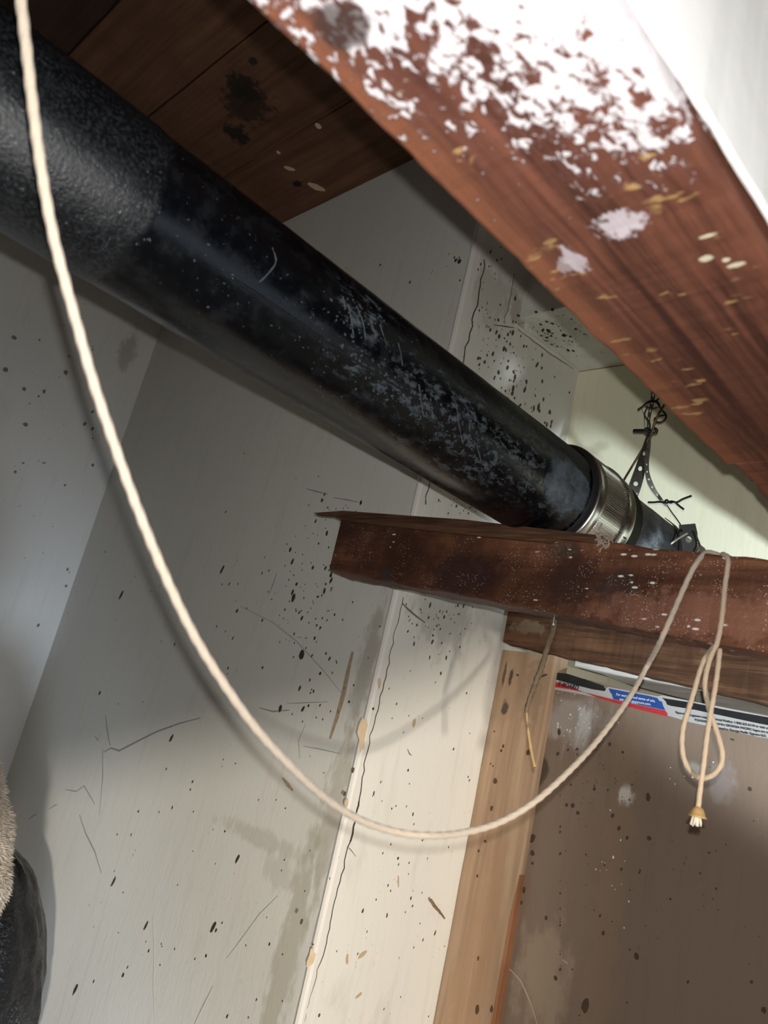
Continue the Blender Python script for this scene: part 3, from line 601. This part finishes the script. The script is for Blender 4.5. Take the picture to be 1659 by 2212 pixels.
# printed tape: layers built on the board's top edge
def patch(name, px, X, m, par=gb, lab=None, thick=.0005):
    o = obj(name, prism([onx(*q, X) for q in px], (thick, 0, 0)), m, par)
    if lab: o['label'] = lab
    return o
M_TW = simple('tape_white', (.38, .37, .36), .5, var=.06); M_TK = simple('tape_black', (.020, .020, .020), .45, var=.3); M_TB = simple('tape_blue', (.022, .065, .24), .5, var=.15); M_TR = simple('tape_red', (.42, .035, .038), .5, var=.2)
X1, X2, X3 = XE - .0006, XE - .0011, XE - .0016
rg = random.Random(3)
def jag(a, b, n, j): return [(a[0] + (b[0] - a[0]) * i / n + rg.uniform(-j, j), a[1] + (b[1] - a[1]) * i / n + rg.uniform(-j, j)) for i in range(1, n)]
tp = patch('edge_tape', [(1197, 1466), (1300, 1488), (1315, 1484), (1420, 1504), (1430, 1502), (1690, 1553)] + [(1690, 1600), (1640, 1592), (1560, 1575), (1490, 1560), (1440, 1545), (1380, 1528), (1300, 1508), (1240, 1497), (1195, 1489)], X1, M_TW, lab='white printed paper tape along the top edge')
patch('black_stripe', [(1198, 1453), (1225, 1455), (1262, 1467), (1305, 1482), (1304, 1486), (1309, 1487), (1306, 1493), (1280, 1489), (1240, 1479), (1197, 1467)], X2, M_TK)
patch('black_stripe', [(1430, 1507), (1437, 1509), (1500, 1519), (1560, 1532), (1610, 1541), (1700, 1557), (1700, 1574), (1640, 1563), (1560, 1546), (1500, 1533), (1450, 1525), (1441, 1522), (1439, 1516)], X2, M_TK)
patch('blue_panel', [(1315, 1487), (1350, 1494), (1400, 1503), (1420, 1508), (1424, 1514), (1430, 1516), (1432, 1524), (1437, 1534), (1380, 1522), (1325, 1510), (1322, 1500), (1318, 1495)], X2, M_TB)
patch('red_stripe', [(1260, 1495), (1325, 1511), (1380, 1523), (1437, 1535), (1442, 1541), (1441, 1548), (1390, 1535), (1340, 1522), (1300, 1510), (1280, 1503)], X2, M_TR)
patch('red_stripe', [(1196, 1472), (1212, 1476), (1240, 1486), (1262, 1496), (1230, 1489), (1196, 1484)], X2, M_TR)
def text(name, s, px0, px1, hpx, m, X=X3, bold=0, slant=0.0):
    """lettering whose baseline runs from px0 to px1 on the board, cap height hpx"""
    a, b = onx(*px0, X), onx(*px1, X); ex = (b - a); L = ex.length; ex.normalize(); nx = Vector((-1, 0, 0)); ey = nx.cross(ex)
    cu = bpy.data.curves.new(name, 'FONT'); cu.body = s; cu.extrude = .008; cu.offset = bold; cu.shear = slant; cu.size = 1.0
    tmp = bpy.data.objects.new('tmp', cu); COL.objects.link(tmp); bpy.context.view_layer.update()
    me = bpy.data.meshes.new_from_object(tmp.evaluated_get(bpy.context.evaluated_depsgraph_get())); bpy.data.objects.remove(tmp)
    x0 = min(v.co.x for v in me.vertices); x1 = max(v.co.x for v in me.vertices); kx = L / (x1 - x0); ky = (hpx * a.length / FPX) / .70; org = Vector(gb['org'])
    for v in me.vertices:
        p = a + ex * ((v.co.x - x0) * kx) + ey * (v.co.y * ky) + nx * (v.co.z * .02); v.co = p - org
    me.materials.clear(); me.materials.append(m)
    o = bpy.data.objects.new(name, me); COL.objects.link(o); o.parent = gb; return o
M_INK = simple('black_ink', (.015, .015, .018), .6); M_INW = simple('white_ink', (.55, .58, .65), .6)
text('lettering', 'E-BOARD', (1205, 1481), (1249, 1491), 9, M_INK, bold=.012, slant=.3)
text('lettering', 'For warranty and terms of sale,', (1331, 1502), (1415, 1517), 5.0, M_INW, bold=.008)
text('lettering', 'see www.gpgypsum.com.', (1338, 1512), (1406, 1524), 5.0, M_INW, bold=.008)
text('lettering', 'Tapered edge gypsum board. Technical Hotline: 1-800-225-6119 or visit our website', (1459, 1541), (1690, 1581), 3.9, M_INK, bold=.012)
text('lettering', 'TOUGHROCK, and the GEORGIA PACIFIC logos are trademarks', (1500, 1557), (1690, 1590), 3.9, M_INK, bold=.012)
text('lettering', 'are licensed to Georgia-Pacific Gypsum LLC.', (1536, 1572), (1657, 1593), 3.9, M_INK, bold=.014)

# splinter wedged between stud and wall
ws = obj('wood_splinter', tube([ony(931, 1945, YB - .012), ony(940, 1958, YB - .010), ony(950, 1970, YB - .006), ony(960, 1984, YB - .002)], .002, 7, wob=.8, rfun=lambda L: .0022 - .02 * abs(L - .012)), wood('splinter_small', (0, 0, 0), (.20, .12, .06), (.38, .25, .13), 2, 1).m, smooth=True)
tag(ws, 'small brown wood sliver stuck between the white wall and the pale stud', 'splinter')

# ------------------------------------------------------------------ cords
def cord_mat(name, org, c):
    t = NT(name, org, rough=.85, spec=.15); n = t.noise(500, 3, .6); t.col(t.mix(n, mulc(c, .75), mulc(c, 1.1))); t.bump(n, .5, .0006)
    t.b.inputs['Sheen Weight'].default_value = .2; return t.m
C1 = cord_mat('cord_cream', (0, 0, 0), (.50, .42, .335)); C2 = cord_mat('cord_tan', (0, 0, 0), (.47, .365, .265))
def zi(x):      # depth along the sagging cord
    K = [(0, .335), (120, .345), (300, .375), (550, .425), (930, .505), (1200, .60), (1400, .73), (1520, .85)]
    for (a, u), (b, v) in zip(K, K[1:]):
        if x <= b: return u + (v - u) * (x - a) / (b - a)
    return K[-1][1]
main = [(36, -70), (44, -10), (52, 60), (60, 130), (70, 220), (84, 330), (100, 430), (118, 520), (141, 610), (166, 700), (200, 820), (240, 940), (290, 1080), (350, 1228), (415, 1365), (480, 1472), (550, 1570), (620, 1648), (700, 1722), (780, 1772), (860, 1798), (930, 1805), (1000, 1799), (1080, 1776), (1160, 1728), (1240, 1655), (1300, 1588), (1360, 1506), (1400, 1435)]
P = [atd(x, y, zi(x)) for x, y in main]
fr = [(1430, 1378), (1468, 1292), (1490, 1243), (1508, 1212)]
P += [onx(x, y, XM - .004 - .012 * (1 - i / 3)) for i, (x, y) in enumerate(fr)]
top = onx(1508, 1212, XM); P += [Vector((XM + .006, top.y - .005, zt(top.y) + .004)), Vector((XM + .022, top.y - .014, zt(top.y) + .004)), Vector((XM + .045, top.y - .022, zt(top.y) + .001)), Vector((XM + .050, top.y - .024, zt(top.y) - .04))]
o = obj('sagging_cord', tube(P, .0023, 12, .09, .011, 6), C1, smooth=True, org=(.3, .3, 0)); tag(o, 'long cream cotton cord sagging in a deep curve across the view, draped over the beam', 'cord')

XQ = XM - .004
lp = [Vector((XM + .050, .27, zt(.27) - .05)), Vector((XM + .046, .275, zt(.275) + .001)), Vector((XM + .02, .28, zt(.28) + .004)), Vector((XM + .004, .283, zt(.283) + .004))]
A = [(1573, 1210), (1566, 1268), (1560, 1330), (1550, 1385), (1533, 1425), (1523, 1470), (1525, 1500), (1533, 1535), (1548, 1580), (1558, 1615), (1560, 1640), (1553, 1660), (1536, 1676), (1515, 1681), (1495, 1670), (1479, 1645), (1473, 1610), (1476, 1570), (1488, 1530), (1500, 1490), (1512, 1450), (1524, 1420)]
lp += [onx(x, y, XQ - .002 * (1 if i < 10 else 0)) for i, (x, y) in enumerate(A)]
e = lp[-1]; lp += [e + Vector((.02, .002, .015)), e + Vector((.052, .003, .05))]
o = obj('looped_cord', tube(lp, .0021, 10, .09, .010, 6), C2, smooth=True, org=(XQ, .25, 0)); tag(o, 'tan cord hanging over the broken beam and ending in a teardrop loop', 'cord')

kc = empty('knotted_cord', onx(1505, 1790, XQ - .008), 'short tan cord with a bell shaped knob and frayed end, crossing the teardrop loop', 'cord')
B_ = [(1555, 1402), (1551, 1440), (1544, 1490), (1534, 1545), (1527, 1590), (1520, 1650), (1513, 1700), (1508, 1745)]
kp = [onx(x, y, XQ - (.003 + .006 * min(1, i / 3))) for i, (x, y) in enumerate(B_)]
obj('cord_strand', tube(kp, .0020, 10, .09, .010, 6), C2, kc, True)
k0 = kp[-1]; dn = (kp[-1] - kp[-2]).normalized(); e1 = Vector((-1, 0, 0)); e1 = (e1 - dn * e1.dot(dn)).normalized(); e2 = dn.cross(e1)
def lathe(c, ax, u, v, prof, seg=20, wob=0):
    V, F = [], []
    for s, r in prof:
        for j in range(seg):
            a = 2 * pi * j / seg; q = r * (1 + wob * mnoise.noise(Vector((cos(a) * 2, sin(a) * 2, s * 300))))
            V.append(tuple(c + ax * s + (u * cos(a) + v * sin(a)) * q))
    for i in range(len(prof) - 1):
        for j in range(seg): k = (j + 1) % seg; F.append((i * seg + j, i * seg + k, (i + 1) * seg + k, (i + 1) * seg + j))
    return V, F
obj('bell_knob', lathe(k0, dn, e1, e2, [(-.001, .0018), (0, .0035), (.0025, .0048), (.0055, .0062), (.0068, .0073), (.0072, .0066), (.005, .0045), (.002, .002)], 24, .12), simple('aged_knob', (.34, .22, .09), .45, spec=.4, scale=300), kc, True)
rt = random.Random(2); fr_ = []
for i in range(16):
    a = rt.uniform(0, 6.28); r = rt.uniform(.001, .0042); s = k0 + dn * .004 + (e1 * cos(a) + e2 * sin(a)) * r * .7
    fr_.append(tube([s, s + dn * .004 + (e1 * cos(a) + e2 * sin(a)) * .001, s + dn * rt.uniform(.007, .0105) + (e1 * cos(a) + e2 * sin(a)) * .002], .0007, 5, sub=2))
obj('frayed_end', join(fr_), cord_mat('fray', (0, 0, 0), (.66, .60, .48)), kc, True)

# dry twig
XT = .712
tg = empty('dry_twig', onx(1155, 1657, XT), 'thin dry twig hanging from behind the broken beam in front of the stud', 'twig')
tq = lambda L: [onx(x, y, XT) for x, y in L]
tk = wood('twig_bark', (0, 0, 0), (.10, .07, .042), (.24, .18, .11), 2, 1.5)
obj('upper_stem', tube(tq([(1201, 1310), (1197, 1345), (1192, 1370), (1180, 1405), (1170, 1440), (1158, 1470), (1148, 1500), (1139, 1525), (1137, 1540)]), .0024, 8, wob=.5, rfun=lambda L: .0034 - .010 * L), tk.m, tg, True)
obj('lower_stalk', tube(tq([(1137, 1537), (1139, 1560), (1143, 1595), (1149, 1630), (1155, 1657)]), .0014, 8, wob=.3, rfun=lambda L: .0014 + .008 * L), wood('twig_straw', (0, 0, 0), (.34, .22, .10), (.52, .36, .18), 2, 1.5).m, tg, True)['label'] = 'bare straw coloured lower stalk'
wn = obj('bright_nail', tube([onx(1198, 1328, XM + .022), onx(1196, 1342, XM + .022), onx(1195, 1352, XM + .022)], .0013, 8, sub=2), simple('nail_steel', (.7, .72, .75), .3, metal=1), smooth=True)
tag(wn, 'short bright nail in the gap under the broken beam, behind the twig', 'nail')
gn = obj('dark_spacer_block', box(XR + .003, XR + .028, onx(1232, 1345, XR).y, onx(1110, 1330, XR).y - .004, onx(1230, 1352, XR).z + .002, onx(1165, 1325, XR).z + .006), simple('dark_wood_block', (.02, .016, .012)))
tag(gn, 'small dark block wedged in the gap between the broken beam and the lower rail', 'block')

# ------------------------------------------------------------------ hanger straps, wires, bolt
M_ST = simple('strap_steel', (.10, .095, .08), .5, metal=.7, scale=200, var=.35); M_STL = simple('strap_light', (.26, .25, .215), .5, metal=.6, scale=200); M_WIRE = simple('wire_brown', (.065, .05, .035), .5, metal=.6, scale=200, var=.4)
M_WB = simple('wire_black', (.012, .011, .010), .45, metal=.3)
def strap(C, wid, holes=True, hr=.35, nrm=None, th=.0009, pitch=1.55):
    """perforated band following centre points C (3D), wid = list of widths; each cell is a square frame round a real hole"""
    C = smooth_path(C, 8); 
    L = [0]
    for a, b in zip(C, C[1:]): L.append(L[-1] + (b - a).length)
    tot = L[-1]
    def at(s):
        s = min(max(s, 0), tot)
        for i in range(len(L) - 1):
            if s <= L[i + 1] or i == len(L) - 2:
                f = (s - L[i]) / max(L[i + 1] - L[i], 1e-9); return C[i].lerp(C[i + 1], f), (C[i + 1] - C[i]).normalized()
    def wd(s): t = s / tot * (len(wid) - 1); i = min(int(t), len(wid) - 2); return wid[i] + (wid[i + 1] - wid[i]) * (t - i)
    def nm(s):
        t = s / tot * (len(nrm) - 1); i = min(int(t), len(nrm) - 2); return nrm[i].lerp(nrm[i + 1], t - i)
    nrm = nrm or [Vector((-1, -.6, -.2))] * 2; nrm = [Vector(v).normalized() for v in nrm]
    W0 = max(wid); step = W0 * pitch; n = max(1, round(tot / step)); step = tot / n; V, F = [], []
    def pt(s, u, k):
        p, T = at(s); N = nm(s); N = (N - T * N.dot(T)).normalized(); S = T.cross(N); return tuple(p + S * (u * wd(s) / 2) + N * (th * k))
    for c in range(n):
        s0, s1 = c * step, (c + 1) * step; sm = (s0 + s1) / 2; b = len(V); ring = 16
        per = []
        for j in range(ring):
            a = 2 * pi * j / ring; m = max(abs(cos(a)), abs(sin(a))); per.append((cos(a) / m, sin(a) / m, cos(a), sin(a)))
        for k in (0, 1):
            for (px_, py_, ca, sa) in per: V.append(pt(sm + px_ * step / 2, py_, k))
            for (px_, py_, ca, sa) in per: V.append(pt(sm + ca * hr * W0 * 1.05, sa * hr * 1.7 * (1 if holes else .02), k))
        for j in range(ring):
            q = (j + 1) % ring
            F += [(b + j, b + q, b + ring + q, b + ring + j), (b + 32 + j, b + 48 + j, b + 48 + q, b + 32 + q), (b + ring + j, b + ring + q, b + 48 + q, b + 48 + j), (b + j, b + 32 + j, b + 32 + q, b + q)]
    return V, F
XW = 1.0
def sx(x, y, X=XW): return onx(x, y, X)
hs = empty('hanger_strap', sx(1412, 810), 'perforated steel hanger straps hanging by the pale wall and holding the pipe', 'strap')
up_ = [Vector(sx(1413, 815)) + Vector((0, 0, .13)), sx(1413, 815), sx(1411, 850), sx(1407, 875), sx(1402, 900), sx(1400, 925), sx(1399, 945)]
obj('upper_strap', strap(up_, [.0085, .0085, .0085, .0075, .0070, .0050, .0035], nrm=[Vector((-1, -.5, -.1)), Vector((-.9, -.8, -.1)), Vector((-.5, -1, 0))]), M_ST, hs)
obj('loop_strap', strap([sx(1401, 935, .995), sx(1397, 955, .99), sx(1390, 985, .985), sx(1378, 1030, .98), sx(1366, 1065, .975), sx(1352, 1095, .985)], [.004, .009, .013, .0165, .018, .018], nrm=[Vector((-.7, -1, 0)), Vector((-1, -.7, -.2)), Vector((-1, -.6, -.1))], hr=.22, pitch=1.35), M_ST, hs)
obj('side_strap', strap([sx(1402, 945, .992), sx(1401, 965, .99), sx(1397, 1000, .985), sx(1400, 1030, .98), sx(1410, 1055, .98), sx(1428, 1080, .985), sx(1441, 1093, .99)], [.0055, .0065, .0065, .0060, .0075, .0055, .004], nrm=[Vector((-1, -.2, 0)), Vector((-1, -.3, -.1)), Vector((-.8, -.8, .2))], hr=.25, pitch=1.9), M_STL, hs)
obj('strap_tail', tube([sx(1440, 1090, .99), sx(1452, 1108, .99), sx(1464, 1124, .985), sx(1476, 1143, .98)], .0009, 6), M_ST, hs, True)
bt = empty('strap_bolt', sx(1390, 932, .992), 'dark threaded bolt with nut through the hanger strap above the pipe', 'bolt')
ba, bb = sx(1369, 931, .992), sx(1420, 931, .992)
ax = (bb - ba).normalized(); e1 = ax.orthogonal().normalized(); e2 = ax.cross(e1); LB = (bb - ba).length
obj('threaded_shank', lathe(ba, ax, e1, e2, [(0, .0003)] + [(i * .0005, .0028 + (.0004 if i % 2 else 0)) for i in range(int(LB * .8 / .0005))], 14), simple('bolt_steel', (.07, .08, .085), .4, metal=.8), bt, True)
obj('hex_nut', lathe(ba, ax, e1, e2, [(LB * .50, .0003), (LB * .50, .0058), (LB * .66, .0058), (LB * .66, .0003)], 6), simple('nut_steel', (.12, .13, .13), .4, metal=.8), bt)
obj('bolt_head', lathe(ba, ax, e1, e2, [(LB * .82, .0003), (LB * .82, .0058), (LB * .92, .0056), (LB * .98, .004), (LB, .0003)], 16), simple('head_steel', (.09, .09, .085), .35, metal=.8), bt, True)
def wire(name, L, r, m, label, seg=8):
    o = obj(name, tube([sx(*q) for q in L], r, seg, sub=8), m, smooth=True); tag(o, label, 'wire', {'tie_wire': 'tie wires around the hanger strap', 'hook_wire': 'black wire ends above the pipe', 'wrap_wire': 'wires around the pipe strap'}.get(name)); return o
wire('tie_wire', [(1378, 885, .985), (1388, 878, .982), (1400, 868, .98), (1414, 866, .98), (1423, 872, .985), (1421, 880, 1.005), (1405, 882, 1.012), (1394, 876, 1.0), (1402, 870, .978), (1418, 869, .978), (1428, 884, .985), (1438, 895, .99), (1438, 904, .99), (1430, 911, .99), (1420, 912, .985), (1414, 905, .98), (1424, 899, .985), (1436, 897, .99)], .0014, M_WIRE, 'brown tie wire wound twice around the top of the hanger strap knot')
wire('tie_wire', [(1399, 880, .98), (1394, 888, .98), (1393, 898, .98), (1400, 908, .98), (1404, 915, .98), (1404, 925, .985)], .0010, M_WIRE, 'thin wire loop hanging left of the strap knot')
wire('tie_wire', [(1470, 838, .985), (1455, 842, .985), (1440, 848, .985), (1428, 856, .985), (1418, 866, .985)], .0016, M_WIRE, 'curved wire coming from behind the close beam to the strap knot')
wire('tie_wire', [(1447, 850, .98), (1443, 862, .98), (1434, 876, .98), (1424, 892, .978), (1418, 905, .978), (1412, 920, .98), (1408, 938, .985), (1400, 950, .99), (1385, 975, .99), (1365, 1008, .99), (1346, 1040, .985), (1335, 1062, .985)], .0018, simple('wire_tan', (.17, .12, .07), .5, metal=.5, scale=200), 'long tan wire running down from the strap knot behind the coupling')
wire('hook_wire', [(1400, 1085, .975), (1412, 1085, .975), (1425, 1084, .975), (1440, 1086, .975), (1450, 1083, .975), (1462, 1085, .975), (1475, 1078, .975), (1494, 1071, .975)], .0015, M_WB, 'black twisted wire end pointing up right above the pipe')
wire('hook_wire', [(1436, 1084, .975), (1440, 1080, .972), (1448, 1086, .974), (1456, 1084, .972), (1464, 1090, .975), (1470, 1095, .975), (1477, 1100, .975)], .0014, M_WB, 'black twisted wire end pointing down right above the pipe')
wire('thread_wire', [(1386, 884, .99), (1391, 893, .99), (1392, 905, .99), (1393, 922, .99)], .0003, M_WIRE, 'hair thin wire dangling beside the bolt')

sw = empty('pipe_strap', Vector((1.03, PY, PZ - PR)), 'dark steel strap wrapped around the far pipe just above the beam', 'strap')
def arc(x, a0, a1, R, n=10, dx=0): return [Vector((x + dx * i / n, PY + R * cos(radians(a0 + (a1 - a0) * i / n)), PZ + R * sin(radians(a0 + (a1 - a0) * i / n)))) for i in range(n + 1)]
def bandx(x, wid, a0, a1, R, th=.001, n=24, dx=0.0):
    V, F = [], []
    for i in range(n + 1):
        a = radians(a0 + (a1 - a0) * i / n); xx = x + dx * i / n
        for (u, r) in ((-wid / 2, R), (wid / 2, R), (wid / 2, R + th), (-wid / 2, R + th)): V.append((xx + u, PY + r * cos(a), PZ + r * sin(a)))
    for i in range(n):
        b = i * 4; F += [(b, b + 1, b + 5, b + 4), (b + 1, b + 2, b + 6, b + 5), (b + 2, b + 3, b + 7, b + 6), (b + 3, b, b + 4, b + 7)]
    F += [(0, 1, 2, 3), (n * 4 + 3, n * 4 + 2, n * 4 + 1, n * 4)]
    return V, F
obj('strap_band', bandx(.985, .022, 150, 260, PR + .006, .0012, dx=.012), M_ST, sw)
obj('strap_band', bandx(.935, .018, 120, 250, PR + .001, .0010, dx=-.02), simple('strap_dark', (.02, .019, .018), .5, metal=.4), sw)
obj('strap_tab', strap([sx(1484, 1133, .93), sx(1487, 1150, .93), sx(1487, 1170, .93), sx(1484, 1200, .93)], [.020, .022, .022, .022], nrm=[Vector((-1, -.6, 0))] * 2, hr=.2, pitch=1.4), simple('strap_tab_steel', (.035, .035, .032), .5, metal=.5), sw)
wire('wrap_wire', [(1476, 1142, .95), (1483, 1155, .94), (1500, 1150, .93), (1507, 1165, .93), (1512, 1180, .93), (1507, 1190, .93), (1498, 1200, .93)], .0011, M_WIRE, 'brown wire looped around the pipe strap just above the beam')
wire('wrap_wire', [(1443, 1180, .90), (1455, 1170, .90), (1470, 1160, .91), (1484, 1152, .92)], .0016, simple('wire_pale', (.3, .27, .2), .4, metal=.6), 'pale wire crossing the pipe left of the pipe strap')

# ------------------------------------------------------------------ black bag and plush throw at lower left
bgc = ray(20, 2120) * 1.20; bgx = Vector((bgc.x - .075, bgc.y + .068, 0))
def bag():
    V, F = [], []; n, m = 90, 96
    topz = (ray(60, 1850) * 1.20).z
    for i in range(n + 1):
        t = i / n; z = FL + (topz - FL) * t
        prof = .160 * (1 - max(0, (t - .55) / .45) ** 3.2) ** .5 * (.9 + .1 * min(1, t * 6)) + .002
        for j in range(m):
            a = 2 * pi * j / m
            q = Vector((cos(a) * 2.2, sin(a) * 2.2, z * 5)); r = prof * (1 + .05 * mnoise.noise(q) ) + .011 * abs(mnoise.noise(Vector((cos(a) * 5 + z * 9, sin(a) * 5, z * 14)))) - .004 * abs(mnoise.noise(Vector((cos(a) * 11, sin(a) * 11 + z * 12, z * 30))))
            V.append((bgx.x + r * cos(a), bgx.y + r * sin(a), z))
    for i in range(n):
        for j in range(m): k = (j + 1) % m; F.append((i * m + j, i * m + k, (i + 1) * m + k, (i + 1) * m + j))
    F.append(tuple(range(m))); F.append(tuple(n * m + j for j in reversed(range(m))))
    return V, F
t = NT('black_plastic', (bgx.x, bgx.y, FL), rough=.3, spec=.32); n2 = t.noise(240, 3, .6); n1 = t.noise(12, 4, .6); X = t.xyz()
dust = t.ma('MULTIPLY', t.ramp(n2, .52, .66), t.ramp(t.ma('ADD', t.ma('MULTIPLY', X[2], -1.5), n1), 1.15, 1.5, .02, .8)); t.col(t.mix(dust, (.006, .006, .007), (.12, .12, .125)))
t.rough(t.ramp(dust, 0, .5, .25, .7)); t.bump(t.noise(40, 4, .6, (1, 1, 2.5), 1.5), .7, .006)
o = obj('garbage_bag', bag(), t.m, smooth=True, org=(bgx.x, bgx.y, FL)); tag(o, 'creased dusty black plastic bag at the lower left edge against the wall', 'bag')

thc = ray(-110, 1815) * 1.04
th_ = empty('plush_throw', thc, 'fluffy beige plush throw hanging over the black bag at the left edge', 'throw')
ra = (ray(15, 1815) - ray(-110, 1815)).length * 1.04
def throw_pt(a, t):       # t along the height 0..1
    zt_, zb_ = (ray(-10, 1560) * 1.04), (ray(-10, 2030) * 1.04); c = zb_.lerp(zt_, t)
    c = c + (thc - (ray(-10, 1815) * 1.04)) ; r = ra * (math.sin(pi * (.06 + .90 * t)) ** .45) * (1 + .10 * mnoise.noise(Vector((cos(a), sin(a), t * 5))))
    return c + Vector((cos(a) * r, sin(a) * r, 0)), Vector((cos(a), sin(a), .1 + (t - .5)))
V, F = [], []; n, m = 24, 28
for i in range(n + 1):
    for j in range(m): V.append(tuple(throw_pt(2 * pi * j / m, i / n)[0]))
for i in range(n):
    for j in range(m): k = (j + 1) % m; F.append((i * m + j, i * m + k, (i + 1) * m + k, (i + 1) * m + j))
F += [tuple(range(m)), tuple(n * m + j for j in reversed(range(m)))]
M_PL = simple('plush', (.50, .43, .35), .9, var=.25, scale=60)
obj('throw_body', (V, F), M_PL, th_, True)
rf = random.Random(6); V, F = [], []
for _ in range(26000):
    a = rf.uniform(0, 2 * pi); tt = rf.uniform(.0, 1.0); p, nn = throw_pt(a, tt); nn = nn.normalized()
    cl = Vector((mnoise.noise(p * 60), mnoise.noise(p * 60 + Vector((7, 0, 0))), mnoise.noise(p * 60 + Vector((0, 9, 0))))) * 1.3
    d = (nn + cl + Vector((rf.uniform(-.4, .4), rf.uniform(-.4, .4), rf.uniform(-.9, .3)))).normalized(); s = d.cross(Vector((rf.random(), rf.random(), rf.random()))).normalized(); ln = rf.uniform(.008, .014); w0 = .0006
    b = len(V); p = p - nn * .002; mid = p + d * ln * .55
    V += [tuple(p - s * w0), tuple(p + s * w0), tuple(mid + s * w0 * .8), tuple(mid - s * w0 * .8), tuple(p + d * ln + Vector((0, 0, -.002)))]
    F += [(b, b + 1, b + 2, b + 3), (b + 3, b + 2, b + 4)]
o = obj('fluff', (V, F), M_PL, th_); o['kind'] = 'stuff'
